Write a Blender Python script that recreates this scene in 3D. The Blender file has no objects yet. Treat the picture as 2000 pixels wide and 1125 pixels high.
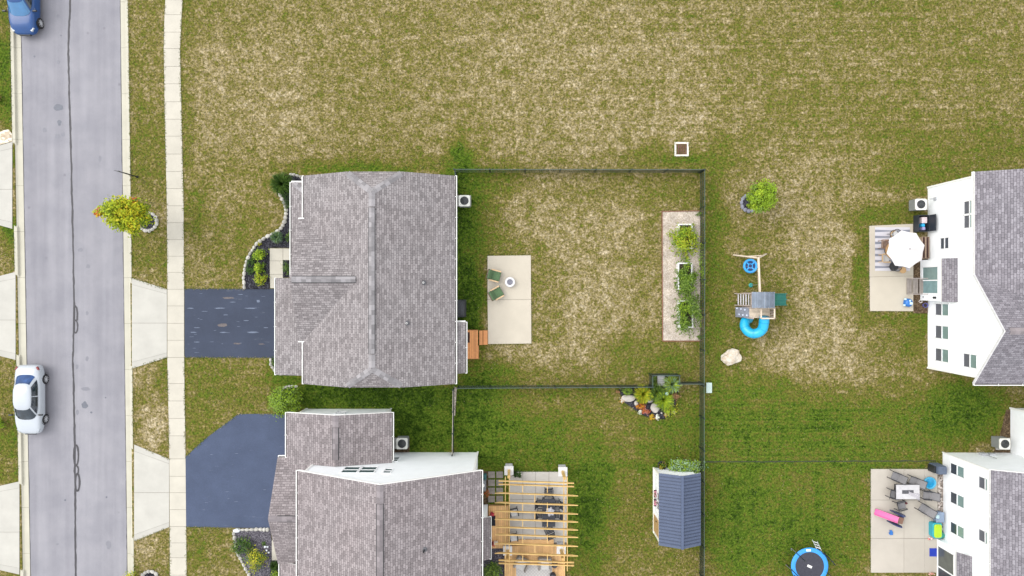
import bpy, bmesh, math, random
from mathutils import Vector, Matrix, noise
R = math.radians
S = bpy.context.scene
C = S.collection
# ------------------------------------------------------------------ camera
KP, HC = 28.0, 48.0                      # pixels per metre on the ground, camera height
cam = bpy.data.cameras.new('camera'); co = bpy.data.objects.new('camera', cam); C.objects.link(co)
co.location = (0, 0, HC); co.rotation_euler = (0, 0, 0)
cam.sensor_width = 36.0; cam.lens = 36.0*KP*HC/2000.0; cam.clip_end = 2000
S.camera = co
# ------------------------------------------------------------------ light: bright overcast
SUN_EL, SUN_AZ = R(50), R(292)           # azimuth clockwise from +Y
w = bpy.data.worlds.new("World"); S.world = w; w.use_nodes = True
nt = w.node_tree; nt.nodes.clear()
sky = nt.nodes.new('ShaderNodeTexSky'); sky.sky_type = 'NISHITA'; sky.sun_disc = False
sky.sun_elevation = SUN_EL; sky.sun_rotation = SUN_AZ; sky.dust_density = 4; sky.air_density = 1.2
hs = nt.nodes.new('ShaderNodeHueSaturation'); hs.inputs['Saturation'].default_value = 0.20
bg = nt.nodes.new('ShaderNodeBackground'); bg.inputs[1].default_value = 0.15
wo = nt.nodes.new('ShaderNodeOutputWorld')
nt.links.new(sky.outputs[0], hs.inputs['Color']); mx = nt.nodes.new('ShaderNodeMix'); mx.data_type = 'RGBA'; mx.inputs[0].default_value = .72     # even overcast veil over the clear sky
mx.inputs[7].default_value = (5.0, 5.1, 5.3, 1); nt.links.new(hs.outputs[0], mx.inputs[6]); nt.links.new(mx.outputs[2], bg.inputs[0]); nt.links.new(bg.outputs[0], wo.inputs[0])
sl = bpy.data.lights.new('sun', 'SUN'); sl.energy = 0.70; sl.angle = R(40); sl.color = (1, .955, .89)
so = bpy.data.objects.new('sun', sl); C.objects.link(so)
sv = Vector((math.sin(SUN_AZ)*math.cos(SUN_EL), math.cos(SUN_AZ)*math.cos(SUN_EL), math.sin(SUN_EL)))
so.rotation_euler = sv.to_track_quat('Z', 'Y').to_euler(); so.location = (-30, -10, 60)
vs = S.view_settings
S.display_settings.display_device = 'sRGB'
vs.view_transform = 'Standard'; vs.look = 'None'; vs.gamma = 1; vs.use_curve_mapping = False
vs.exposure = 1.16
# ------------------------------------------------------------------ helpers
rng = random.Random(7)
def W(px, py, h=0.0):
    k = (HC-h)/HC/KP
    return Vector(((px-1000)*k, (562.5-py)*k, h))
def PX(x, y): return 1000+x*KP, 562.5-y*KP

class MB:
    """collects polygons; build() links them as ONE mesh object"""
    def __init__(s, world=False): s.v=[]; s.f=[]; s.m=[]; s.uv=[]; s.world=world; s.sm=[]
    def poly(s, pts, mi=0, uv=None):
        b=len(s.v); s.v.extend([tuple(p) for p in pts]); s.f.append(tuple(range(b,b+len(pts)))); s.m.append(mi); s.uv.append(uv)
    def faces(s, vs_, fs, mi=0):
        b=len(s.v); s.v.extend([tuple(p) for p in vs_])
        for f in fs: s.f.append(tuple(b+i for i in f)); s.m.append(mi); s.uv.append(None)
    def box(s, c, d, rz=0, mi=0, rx=0, ry=0):
        M_ = Matrix.Translation(c) @ Matrix.Rotation(rz,4,'Z') @ Matrix.Rotation(ry,4,'Y') @ Matrix.Rotation(rx,4,'X')
        x,y,z=d[0]/2,d[1]/2,d[2]/2
        P=[M_@Vector(p) for p in ((-x,-y,-z),(x,-y,-z),(x,y,-z),(-x,y,-z),(-x,-y,z),(x,-y,z),(x,y,z),(-x,y,z))]
        s.faces(P,[(3,2,1,0),(4,5,6,7),(0,1,5,4),(1,2,6,5),(2,3,7,6),(3,0,4,7)],mi)
    def bx(s, x0,y0,z0,x1,y1,z1,mi=0):
        s.box(((x0+x1)/2,(y0+y1)/2,(z0+z1)/2),(abs(x1-x0),abs(y1-y0),abs(z1-z0)),0,mi)
    def bar(s, p, q, wd, ht, mi=0, up=Vector((0,0,1))):
        p=Vector(p); q=Vector(q); d=(q-p).normalized()
        if abs(d.dot(up))>.98: up=Vector((1,0,0))
        a=d.cross(up).normalized()*wd/2; b=a.cross(d).normalized()*ht/2
        P=[p-a-b,p+a-b,p+a+b,p-a+b,q-a-b,q+a-b,q+a+b,q-a+b]
        s.faces(P,[(3,2,1,0),(4,5,6,7),(0,1,5,4),(1,2,6,5),(2,3,7,6),(3,0,4,7)],mi)
    def prism(s, pts, z0, z1, mi=0, side=None):
        side = mi if side is None else side
        n=len(pts); a=sum(pts[i][0]*pts[(i+1)%n][1]-pts[(i+1)%n][0]*pts[i][1] for i in range(n))
        if a<0: pts=list(reversed(pts))
        s.poly([(p[0],p[1],z1) for p in pts],mi)
        s.poly([(p[0],p[1],z0) for p in reversed(pts)],side)
        for i in range(n):
            p,q=pts[i],pts[(i+1)%n]
            s.poly([(p[0],p[1],z0),(q[0],q[1],z0),(q[0],q[1],z1),(p[0],p[1],z1)],side)
    def slab(s, pts, t, mi=0, side=1, u=None):
        """sloped plate: pts counter-clockwise from above, thickness t downward, uv in metres along u (eave direction)"""
        pts=[Vector(p) for p in pts]; n=(pts[1]-pts[0]).cross(pts[2]-pts[0])
        if n.z<0: pts.reverse(); n=-n
        n.normalize()
        uv=None
        if u is not None:
            u=Vector(u).normalized(); v=n.cross(u); uv=[(p.dot(u),p.dot(v)) for p in pts]
        s.poly(pts,mi,uv)
        lo=[p-Vector((0,0,t)) for p in pts]
        s.poly(list(reversed(lo)),side)
        k=len(pts)
        for i in range(k):
            s.poly([lo[i],lo[(i+1)%k],pts[(i+1)%k],pts[i]],side)
    def tube(s, p, q, r0, r1=None, n=8, mi=0, cap=True):
        r1=r0 if r1 is None else r1
        s.path([p,q],[r0,r1],n,mi,cap)
    def path(s, pts, rs, n=8, mi=0, cap=True):
        pts=[Vector(p) for p in pts]
        if not isinstance(rs,(list,tuple)): rs=[rs]*len(pts)
        V=[];F=[];ref=None
        for i,p in enumerate(pts):
            d=(pts[min(i+1,len(pts)-1)]-pts[max(i-1,0)]).normalized()
            if ref is None:
                ref=Vector((0,0,1)) if abs(d.z)<.9 else Vector((1,0,0))
            a=(ref-d*ref.dot(d)).normalized(); b=d.cross(a); ref=a
            for k in range(n):
                t=2*math.pi*k/n; V.append(p+(a*math.cos(t)+b*math.sin(t))*rs[i])
        for i in range(len(pts)-1):
            for k in range(n):
                F.append((i*n+k,i*n+(k+1)%n,(i+1)*n+(k+1)%n,(i+1)*n+k))
        if cap:
            F.append(tuple(reversed(range(n)))); F.append(tuple((len(pts)-1)*n+k for k in range(n)))
        s.faces(V,F,mi)
    def lathe(s, prof, c=(0,0,0), n=24, mi=0, sx=1, sy=1):
        V=[];F=[]
        for r,z in prof:
            for k in range(n):
                t=2*math.pi*k/n; V.append((c[0]+r*sx*math.cos(t),c[1]+r*sy*math.sin(t),c[2]+z))
        for i in range(len(prof)-1):
            for k in range(n):
                F.append((i*n+k,i*n+(k+1)%n,(i+1)*n+(k+1)%n,(i+1)*n+k))
        if prof[-1][0]>1e-4: F.append(tuple((len(prof)-1)*n+k for k in range(n)))
        if prof[0][0]>1e-4 and not (prof[1][0]<prof[0][0] and abs(prof[1][1]-prof[0][1])<.03): F.append(tuple(reversed(range(n))))
        s.faces(V,F,mi)
    def rock(s, c, d, rg, mi=0, sub=2, rough=.25):
        bm=bmesh.new(); bmesh.ops.create_icosphere(bm,subdivisions=sub,radius=1)
        off=Vector((rg.uniform(-50,50),rg.uniform(-50,50),rg.uniform(-50,50))); rz=Matrix.Rotation(rg.uniform(0,6.28),3,'Z')
        V=[]
        for v in bm.verts:
            k=1+rough*(noise.noise(v.co*1.1+off)*1.3+.5*noise.noise(v.co*2.6+off))
            p=rz@(v.co*k); p=Vector((p.x*d[0]/2,p.y*d[1]/2,p.z*d[2]/2)); V.append(p+Vector(c))
        F=[tuple(v.index for v in f.verts) for f in bm.faces]; bm.free()
        s.faces(V,F,mi)
    def leaves(s, c, r, n, size, rg, nm=3, clumps=14, spread=.24, zmin=-.5, up=.65, tone=None):
        c=Vector(c); r=Vector(r)
        cl=[]
        for _ in range(clumps):
            while True:
                d=Vector((rg.gauss(0,1),rg.gauss(0,1),rg.gauss(0,1))).normalized()
                if d.z>zmin: break
            cl.append((d*rg.uniform(.45,.9), rg.uniform(.6,1.25), rg.random()))
        for _ in range(n):
            d,k,tn=cl[rg.randrange(clumps)]
            q=d+Vector((rg.gauss(0,1),rg.gauss(0,1),rg.gauss(0,1)))*spread*k
            p=c+Vector((q.x*r.x,q.y*r.y,q.z*r.z))
            nrm=(q.normalized()*.6+Vector((0,0,up))+Vector((rg.uniform(-1,1),rg.uniform(-1,1),rg.uniform(-1,1)))*.75).normalized()
            t=nrm.orthogonal().normalized(); t=Matrix.Rotation(rg.uniform(0,6.28),3,nrm)@t; b=nrm.cross(t)
            z=size*rg.uniform(.6,1.3)
            m=int(max(0,min(nm-1,(tn*.55+rg.random()*.45)*nm)))
            s.poly([p-t*z,p-b*z*.5-nrm*z*.08,p+t*z,p+b*z*.5-nrm*z*.08],m)
    def blades(s, c, r, h, n, wd, rg, nm=2, droop=.5):
        c=Vector(c)
        for _ in range(n):
            a=rg.uniform(0,6.28); o=Vector((math.cos(a),math.sin(a),0)); sd=Vector((-o.y,o.x,0))*wd/2*rg.uniform(.6,1.2)
            R_=r*rg.uniform(.35,1.05); H_=h*rg.uniform(.6,1.1); b0=c+o*r*.12*rg.random()
            P=[b0, b0+o*R_*.4+Vector((0,0,H_*.75)), b0+o*R_*.75+Vector((0,0,H_*.95)), b0+o*R_+Vector((0,0,H_*(1-droop)))]
            m=rg.randrange(nm); ws=[1,1,.8,.1]
            for i in range(3):
                s.poly([P[i]-sd*ws[i],P[i]+sd*ws[i],P[i+1]+sd*ws[i+1],P[i+1]-sd*ws[i+1]],m)
    def build(s, name, mats, parent=None, loc=None, smooth=False, bevel=0, sub=0, rz=0):
        if not isinstance(mats,(list,tuple)): mats=[mats]
        off=Vector((0,0,0))
        if s.world:
            if parent is not None:
                t=parent
                while t.parent: t=t.parent
                off=t.location.copy()
            elif loc is not None: off=Vector(loc)
        me=bpy.data.meshes.new(name)
        me.from_pydata([Vector(v)-off for v in s.v],[],s.f)
        for m in mats: me.materials.append(m)
        me.polygons.foreach_set('material_index',s.m)
        if any(u is not None for u in s.uv):
            ul=me.uv_layers.new(name='UVMap')
            for p,u in zip(me.polygons,s.uv):
                if u is not None:
                    for li,q in zip(p.loop_indices,u): ul.data[li].uv=q
        if smooth: me.polygons.foreach_set('use_smooth',[True]*len(s.f))
        me.update()
        o=bpy.data.objects.new(name,me); C.objects.link(o)
        if parent is not None: o.parent=parent
        elif loc is not None: o.location=loc
        if rz and parent is None: o.rotation_euler=(0,0,rz)
        if bevel:
            b=o.modifiers.new('bevel','BEVEL'); b.width=bevel; b.segments=2; b.limit_method='ANGLE'
        if sub:
            b=o.modifiers.new('sub','SUBSURF'); b.levels=sub; b.render_levels=sub
        return o

def tag(o, label, cat, group=None):
    o['label']=label; o['category']=cat
    if group: o['group']=group
    return o
def struct(o, kind='structure'): o['kind']=kind; return o
def thing(name, label, cat, loc=(0,0,0), rz=0, group=None):
    o=bpy.data.objects.new(name,None); C.objects.link(o); o.empty_display_size=.2
    o.location=loc; o.rotation_euler=(0,0,rz)
    return tag(o,label,cat,group)
def dup(o, loc=None, rz=None, label=None, parent=None):
    c=o.copy(); C.objects.link(c)
    if parent is not None: c.parent=parent
    if loc is not None: c.location=loc
    if rz is not None: c.rotation_euler=(0,0,rz)
    if label: c['label']=label
    for ch in list(o.children): dup(ch,parent=c)
    return c

# ------------------------------------------------------------------ materials
class N:
    def __init__(s, name):
        s.mat=bpy.data.materials.new(name); s.mat.use_nodes=True; s.t=s.mat.node_tree
        s.b=s.t.nodes['Principled BSDF']; s.oc=None
    def n(s, typ, **kw):
        x=s.t.nodes.new('ShaderNode'+typ)
        for k,v in kw.items(): setattr(x,k,v)
        return x
    def l(s,a,b): s.t.links.new(a,b)
    def coord(s, what='Object'):
        if s.oc is None: s.oc=s.n('TexCoord')
        return s.oc.outputs[what]
    def noise(s, scale, detail=2, rough=.55, vec=None, what='Object'):
        x=s.n('TexNoise'); x.inputs['Scale'].default_value=scale; x.inputs['Detail'].default_value=detail; x.inputs['Roughness'].default_value=rough
        s.l(vec if vec is not None else s.coord(what),x.inputs['Vector']); return x.outputs['Fac']
    def math(s, op, a, b=None, clamp=False):
        x=s.n('Math'); x.operation=op; x.use_clamp=clamp
        for i,v in enumerate((a,b)):
            if v is None: continue
            if isinstance(v,(int,float)): x.inputs[i].default_value=v
            else: s.l(v,x.inputs[i])
        return x.outputs[0]
    def ramp(s, fac, stops):
        x=s.n('ValToRGB'); e=x.color_ramp.elements
        while len(e)<len(stops): e.new(.5)
        for i,(p,c) in enumerate(stops): e[i].position=p; e[i].color=(*c,1)
        s.l(fac,x.inputs[0]); return x.outputs[0]
    def mix(s, fac, a, b, mode='MIX'):
        x=s.n('Mix'); x.data_type='RGBA'; x.blend_type=mode
        for sock,v in ((x.inputs[0],fac),(x.inputs[6],a),(x.inputs[7],b)):
            if isinstance(v,(int,float)): sock.default_value=v
            elif isinstance(v,tuple): sock.default_value=(*v,1)
            else: s.l(v,sock)
        return x.outputs[2]
    def bump(s, h, strength=.3, dist=.02):
        x=s.n('Bump'); x.inputs['Strength'].default_value=strength; x.inputs['Distance'].default_value=dist
        s.l(h,x.inputs['Height']); s.l(x.outputs[0],s.b.inputs['Normal'])
_mc={}
def sc(c,k): return tuple(min(1,max(0,v*k)) for v in c)
def M(name, col, rough=.75, var=.12, scale=5, bump=0, bscale=40, metal=0, island=0, spec=None, coat=0):
    if name in _mc: return _mc[name]
    q=N(name); f=q.noise(scale,4,.6)
    colo=q.ramp(f,[(.28,sc(col,1-var)),(.72,sc(col,1+var))])
    if island:
        g=q.n('NewGeometry'); v=q.math('ADD',q.math('MULTIPLY',g.outputs['Random Per Island'],island*2),1-island)
        m=q.n('Mix'); m.data_type='RGBA'; m.blend_type='MULTIPLY'; m.inputs[0].default_value=1
        cb=q.n('CombineColor'); [q.l(v,cb.inputs[i]) for i in range(3)]
        q.l(colo,m.inputs[6]); q.l(cb.outputs[0],m.inputs[7]); colo=m.outputs[2]
    q.l(colo,q.b.inputs['Base Color'])
    q.b.inputs['Roughness'].default_value=rough; q.b.inputs['Metallic'].default_value=metal
    if spec is not None: q.b.inputs['Specular IOR Level'].default_value=spec
    if coat: q.b.inputs['Coat Weight'].default_value=coat; q.b.inputs['Coat Roughness'].default_value=.05
    if bump: q.bump(q.noise(bscale,3),bump,.01)
    _mc[name]=q.mat; return q.mat
def leafm(name, cols):
    out=[]
    for i,c in enumerate(cols):
        m=M(f'{name}_{i}',sc(c,1.0 if i==0 else 1.08),.6,.2,3,spec=.2); out.append(m)
    return out

def shingle(name, c1, c2, tint):
    q=N(name); b=q.n('TexBrick'); q.l(q.coord('UV'),b.inputs['Vector'])
    b.inputs['Scale'].default_value=1; b.inputs['Brick Width'].default_value=.31; b.inputs['Row Height'].default_value=.155
    b.inputs['Mortar Size'].default_value=.011; b.inputs['Mortar Smooth'].default_value=.3; b.inputs['Bias'].default_value=-.1
    b.offset=.37; b.offset_frequency=2
    b.inputs['Color1'].default_value=(*c1,1); b.inputs['Color2'].default_value=(*c2,1)
    b.inputs['Mortar'].default_value=(*sc(c2,.42),1)
    p=q.noise(.35,3,.6,what='UV'); c=q.mix(q.math('MULTIPLY',p,.75),b.outputs['Color'],q.mix(1.0,b.outputs['Color'],tint,'MULTIPLY'))
    g=q.noise(14,2,.7,what='UV'); c=q.mix(.6,c,q.ramp(g,[(.3,(.55,.55,.55)),(.7,(1.35,1.35,1.35))]),'MULTIPLY')
    q.l(c,q.b.inputs['Base Color']); q.b.inputs['Roughness'].default_value=.95; q.b.inputs['Specular IOR Level'].default_value=.2
    q.bump(b.outputs['Fac'],-.5,.02)
    return q.mat
shA=shingle('shingle_lavender',(.287,.270,.272),(.160,.148,.150),(1,.93,.92))
shB=shingle('shingle_mauve',(.292,.266,.270),(.166,.149,.152),(1.02,.94,.93))
shC=shingle('shingle_brown_grey',(.258,.25,.272),(.145,.138,.153),(1,.92,.94))
capA=M('ridge_cap_lavender',(.218,.207,.213),.95,.1,6,island=.30)
capB=M('ridge_cap_mauve',(.185,.164,.17),.95,.1,6,island=.25)
def siding(name, col):
    q=N(name); s=q.n('SeparateXYZ'); q.l(q.coord('Object'),s.inputs[0])
    fr=q.math('FRACT',q.math('MULTIPLY',s.outputs['Z'],1/.12))
    f=q.noise(1.2,3); c=q.ramp(f,[(.3,sc(col,.95)),(.7,col)])
    c=q.mix(q.math('LESS_THAN',fr,.08),c,sc(col,.86))
    q.l(c,q.b.inputs['Base Color']); q.b.inputs['Roughness'].default_value=.6; q.bump(fr,.5,.012); return q.mat
sidW=siding('white_lap_siding',(.90,.925,.94))
trimW=M('white_trim',(.78,.775,.75),.5,.04)
gutI=M('gutter_inside',(.10,.09,.085),.8,.3,9)
concrete=M('concrete',(.435,.408,.345),.9,.07,1.1,.25,60,island=.03)
concreteA=M('apron_concrete',(.39,.378,.34),.9,.08,.8,.25,60,island=.05)
concreteP=M('patio_concrete',(.435,.392,.320),.9,.07,.55,.2,50,island=.03)
joint=M('concrete_joint',(.20,.18,.15),1,.2)
# ================================================================== GROUND
def lerp(a,b,t): return a+(b-a)*t
def interp(tab,y):
    if y<=tab[0][0]: return tab[0][1]
    for (y0,x0),(y1,x1) in zip(tab,tab[1:]):
        if y<=y1: return lerp(x0,x1,(y-y0)/(y1-y0))
    return tab[-1][1]
LO=lambda y: lerp(19.5,40,y/1125)        # outer edge of the left kerb
LT=lambda y: lerp(37.5,57,y/1125)        # left edge of the asphalt
RT=lambda y: lerp(233,247,y/1125)        # right edge of the asphalt
RO=lambda y: interp([(-400,248),(0,250),(480,257),(1125,262),(1500,265)],y)

# --- lawn tone: 0 dark green (lush, plus soft house shade in the colour) .. 1 dry tan (blob list: px, py, rx, ry, value, weight)
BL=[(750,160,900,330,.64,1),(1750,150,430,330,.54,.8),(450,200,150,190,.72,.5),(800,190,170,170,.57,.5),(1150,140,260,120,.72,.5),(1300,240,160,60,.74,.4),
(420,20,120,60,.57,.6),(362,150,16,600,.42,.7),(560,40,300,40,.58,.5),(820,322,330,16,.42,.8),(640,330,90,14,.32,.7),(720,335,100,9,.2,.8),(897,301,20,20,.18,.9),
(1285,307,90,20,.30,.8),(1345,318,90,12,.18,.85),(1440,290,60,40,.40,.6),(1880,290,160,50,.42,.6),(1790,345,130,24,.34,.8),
(1130,540,260,250,.66,1),(1160,440,110,80,.73,.6),(1200,590,90,60,.74,.6),(903,430,44,140,.05,1),(903,600,42,130,.06,1),(950,430,40,100,.36,.6),(1000,482,60,20,.44,.6),(960,350,60,30,.30,.7),(1250,370,140,46,.48,.6),(1060,600,30,120,.50,.6),(1340,370,46,40,.42,.6),  # lowest values along the house wall: lush grass plus its soft shadow painted in
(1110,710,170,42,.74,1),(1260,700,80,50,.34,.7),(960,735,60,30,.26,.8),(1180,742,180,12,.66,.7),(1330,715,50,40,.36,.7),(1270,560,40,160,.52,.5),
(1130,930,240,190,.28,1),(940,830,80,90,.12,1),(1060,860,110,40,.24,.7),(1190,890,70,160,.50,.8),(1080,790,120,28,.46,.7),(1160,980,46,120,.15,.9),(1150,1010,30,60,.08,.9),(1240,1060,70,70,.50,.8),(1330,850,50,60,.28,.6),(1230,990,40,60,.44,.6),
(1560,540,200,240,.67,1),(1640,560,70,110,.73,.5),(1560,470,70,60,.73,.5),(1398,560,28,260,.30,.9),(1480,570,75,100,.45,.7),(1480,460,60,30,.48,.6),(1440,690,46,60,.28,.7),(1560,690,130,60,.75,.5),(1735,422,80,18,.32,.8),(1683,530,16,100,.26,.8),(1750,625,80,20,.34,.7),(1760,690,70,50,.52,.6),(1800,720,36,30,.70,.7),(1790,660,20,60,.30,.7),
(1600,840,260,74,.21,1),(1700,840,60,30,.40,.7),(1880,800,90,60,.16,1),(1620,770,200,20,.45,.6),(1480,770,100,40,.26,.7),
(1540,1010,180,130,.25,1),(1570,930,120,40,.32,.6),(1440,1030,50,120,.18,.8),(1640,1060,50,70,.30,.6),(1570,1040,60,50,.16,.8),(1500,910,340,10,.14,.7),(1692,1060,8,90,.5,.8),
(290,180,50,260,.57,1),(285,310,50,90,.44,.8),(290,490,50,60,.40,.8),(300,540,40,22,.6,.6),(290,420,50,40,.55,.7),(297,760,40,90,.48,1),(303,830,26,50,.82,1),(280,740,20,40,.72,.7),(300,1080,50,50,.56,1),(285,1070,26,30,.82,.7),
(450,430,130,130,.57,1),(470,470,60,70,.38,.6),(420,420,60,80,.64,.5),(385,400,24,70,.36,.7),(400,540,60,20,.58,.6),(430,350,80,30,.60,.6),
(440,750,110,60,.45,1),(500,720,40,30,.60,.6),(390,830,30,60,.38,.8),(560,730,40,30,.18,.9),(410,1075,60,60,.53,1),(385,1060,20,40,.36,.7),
(740,775,160,26,.03,1),(820,820,70,70,.08,1),(700,765,120,12,.0,1),(860,830,30,70,.20,.7),(620,780,60,26,.12,.9),  # gap between the houses: lush green with their shade put into the colour
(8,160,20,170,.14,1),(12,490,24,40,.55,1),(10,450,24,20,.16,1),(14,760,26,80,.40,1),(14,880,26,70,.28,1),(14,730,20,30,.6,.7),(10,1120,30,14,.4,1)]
MW=[(1545,830,210,95,1.0),(1130,870,230,90,.45),(1560,1010,200,120,-.8),(1600,150,620,240,.62)]
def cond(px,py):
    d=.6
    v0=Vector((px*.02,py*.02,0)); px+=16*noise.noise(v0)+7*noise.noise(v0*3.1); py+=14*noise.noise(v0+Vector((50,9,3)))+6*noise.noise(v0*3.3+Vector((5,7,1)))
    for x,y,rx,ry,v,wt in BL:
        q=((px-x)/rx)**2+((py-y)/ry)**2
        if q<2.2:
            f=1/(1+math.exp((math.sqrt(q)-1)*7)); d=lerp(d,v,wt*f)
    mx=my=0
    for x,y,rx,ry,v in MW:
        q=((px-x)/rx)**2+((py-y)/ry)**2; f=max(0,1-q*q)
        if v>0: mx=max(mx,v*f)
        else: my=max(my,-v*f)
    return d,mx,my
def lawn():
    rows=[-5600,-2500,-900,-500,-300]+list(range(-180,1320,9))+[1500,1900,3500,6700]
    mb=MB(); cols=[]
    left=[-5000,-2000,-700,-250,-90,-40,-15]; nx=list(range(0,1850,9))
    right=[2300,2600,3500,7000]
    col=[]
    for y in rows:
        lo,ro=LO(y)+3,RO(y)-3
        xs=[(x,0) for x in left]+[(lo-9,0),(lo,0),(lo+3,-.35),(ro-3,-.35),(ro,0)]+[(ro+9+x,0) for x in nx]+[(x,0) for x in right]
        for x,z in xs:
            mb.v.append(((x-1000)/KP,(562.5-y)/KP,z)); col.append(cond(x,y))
    n=len(xs)
    for j in range(len(rows)-1):
        for i in range(n-1):
            a=j*n+i; mb.f.append((a,a+n,a+n+1,a+1)); mb.m.append(0); mb.uv.append(None)
    q=N('lawn_grass'); at=q.n('Attribute'); at.attribute_name='lawn'
    sp=q.n('SeparateXYZ'); q.l(at.outputs['Vector'],sp.inputs[0])
    P=q.n('SeparateXYZ'); q.l(q.coord('Object'),P.inputs[0])
    def cen(f,k): return q.math('MULTIPLY',q.math('SUBTRACT',f,.5),k)
    t=q.math('ADD',cen(q.noise(.28,4,.6),.34),cen(q.noise(1.3,4,.68),1.1))
    # dry, ragged clumps a hand or two wide
    wv=q.n('TexNoise'); wv.inputs['Scale'].default_value=3; q.l(q.coord('Object'),wv.inputs['Vector'])
    va=q.n('VectorMath'); va.operation='MULTIPLY_ADD'; q.l(wv.outputs['Color'],va.inputs[0]); va.inputs[1].default_value=(.5,.5,0); q.l(q.coord('Object'),va.inputs[2])
    t=q.math('ADD',t,cen(q.noise(4.2,3,.65,vec=va.outputs[0]),1.35))
    t=q.math('ADD',t,cen(q.noise(11,2,.6),.7))
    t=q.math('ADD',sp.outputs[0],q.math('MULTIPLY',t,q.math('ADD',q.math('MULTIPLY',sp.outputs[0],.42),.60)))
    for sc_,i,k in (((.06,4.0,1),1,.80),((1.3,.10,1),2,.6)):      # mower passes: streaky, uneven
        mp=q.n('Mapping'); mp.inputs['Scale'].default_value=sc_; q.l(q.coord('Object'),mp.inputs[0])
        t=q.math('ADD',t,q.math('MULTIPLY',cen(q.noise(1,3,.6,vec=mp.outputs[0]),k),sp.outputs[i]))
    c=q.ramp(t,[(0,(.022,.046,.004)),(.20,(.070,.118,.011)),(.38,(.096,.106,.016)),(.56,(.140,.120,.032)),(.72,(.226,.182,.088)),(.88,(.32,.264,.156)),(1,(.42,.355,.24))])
    g=q.ramp(q.noise(7,3,.7),[(.34,(.44,.45,.43)),(.46,(.80,.80,.80)),(.54,(1,1,1)),(.68,(1.50,1.47,1.45))])
    c=q.mix(1.0,c,g,'MULTIPLY')
    q.l(c,q.b.inputs['Base Color']); q.b.inputs['Roughness'].default_value=1; q.b.inputs['Specular IOR Level'].default_value=.08
    q.bump(q.noise(10,4,.7),.55,.05)
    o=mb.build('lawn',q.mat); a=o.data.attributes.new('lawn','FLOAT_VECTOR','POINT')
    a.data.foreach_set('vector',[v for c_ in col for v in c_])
    struct(o)
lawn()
def edgeline():
    m=MB(); prev=None
    for x in range(1378,1832,6):
        y=902-.004*(x-1378)+noise.noise(Vector((x*.05,1,1)))*1.2; w_=max(0,2.2+1.6*noise.noise(Vector((x*.04,7,2))))
        a=W(x,y-w_/2); b=W(x,y+w_/2); cur=((a.x,a.y,.004),(b.x,b.y,.004))
        if prev: m.poly([prev[0],prev[1],cur[1],cur[0]])
        prev=cur
    struct(m.build('worn_lot_line',M('worn_dark_grass',(.035,.042,.022),1,.5,9)),'stuff')
edgeline()

# --- road
def asphalt():
    q=N('faded_asphalt'); P=q.coord('Object')
    mp=q.n('Mapping'); mp.inputs['Scale'].default_value=(1,.04,1); q.l(P,mp.inputs[0])
    st=q.noise(1.3,4,.55,vec=mp.outputs[0]); c=q.ramp(st,[(.3,(.215,.212,.234)),(.7,(.270,.266,.288))])
    c=q.mix(.7,c,q.ramp(q.noise(.5,5,.6),[(.35,(.84,.84,.86)),(.65,(1.08,1.07,1.06))]),'MULTIPLY')
    c=q.mix(.5,c,q.ramp(q.noise(30,2,.7),[(.3,(.7,.7,.7)),(.7,(1.22,1.22,1.22))]),'MULTIPLY')
    # scattered dark drip spots
    vo=q.n('TexVoronoi'); vo.inputs['Scale'].default_value=.55; q.l(P,vo.inputs['Vector'])
    c=q.mix(q.ramp(vo.outputs['Distance'],[(.02,(.75,)*3),(.075,(0,)*3)]),c,(.16,.155,.175))
    q.l(c,q.b.inputs['Base Color']); q.b.inputs['Roughness'].default_value=.9; q.b.inputs['Specular IOR Level'].default_value=.25
    q.bump(q.noise(60,2),.25,.01); return q.mat
aspM=asphalt(); tarM=M('crack_seal_tar',(.035,.033,.038),.6,.2,6)
ys=[-5600,-2000]+list(range(-400,1500,25))+[3000,6700]
def strip(fa,fb,z,name,mat,kind='structure',rows=ys):
    m=MB()
    for y in rows:
        a=fa(y); b=fb(y)
        m.v.append(((a-1000)/KP,(562.5-y)/KP,z)); m.v.append(((b-1000)/KP,(562.5-y)/KP,z))
    for i in range(len(rows)-1):
        m.f.append((2*i,2*i+2,2*i+3,2*i+1)); m.m.append(0); m.uv.append(None)
    return struct(m.build(name,mat),kind)
ZR=-.13
strip(LT,RT,ZR,'road',aspM)
def ribbon(pts,wd,z,mb):
    """flat ribbon along px points"""
    P=[Vector(((x-1000)/KP,(562.5-y)/KP,0)) for x,y in pts]; n=len(P)
    prev=None
    for i,p in enumerate(P):
        d=(P[min(i+1,n-1)]-P[max(i-1,0)]).normalized(); s_=Vector((-d.y,d.x,0))*wd/KP/2*rng.uniform(.8,1.25)
        cur=(p+s_+Vector((0,0,z)),p-s_+Vector((0,0,z)))
        if prev: mb.poly([prev[0],prev[1],cur[1],cur[0]])
        prev=cur
CR=[(-400,138),(0,135),(100,131),(225,134),(340,137.5),(480,140),(590,143),(640,142),(700,140.5),(780,142),(868,143.5),(960,144.5),(1125,146),(1500,150)]
mb=MB()
def wob(y,a=1.0): return a*(noise.noise(Vector((y*.03,3.3,0)))*1.3+noise.noise(Vector((y*.11,9,0)))*.8)
ribbon([(interp(CR,y)+wob(y),y) for y in range(-400,1500,7) if not (600<y<640 or 870<y<905)],3.6,ZR+.004,mb)
lz=[.008]
def loop(pts,wd=3): lz[0]+=.002; ribbon(pts,wd,ZR+lz[0],mb)
def ell(cx,cy,rx,ry,a0=0,a1=360,n=22): return [(cx+rx*math.cos(R(lerp(a0,a1,i/n))),cy+ry*math.sin(R(lerp(a0,a1,i/n)))) for i in range(n+1)]
loop([(143,596),(147.5,601),(149,612),(148.5,626)],3.4); loop([(143,598),(142,612),(141.5,630)],2); loop(ell(145.5,638,4,12.5),2.6)
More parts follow.
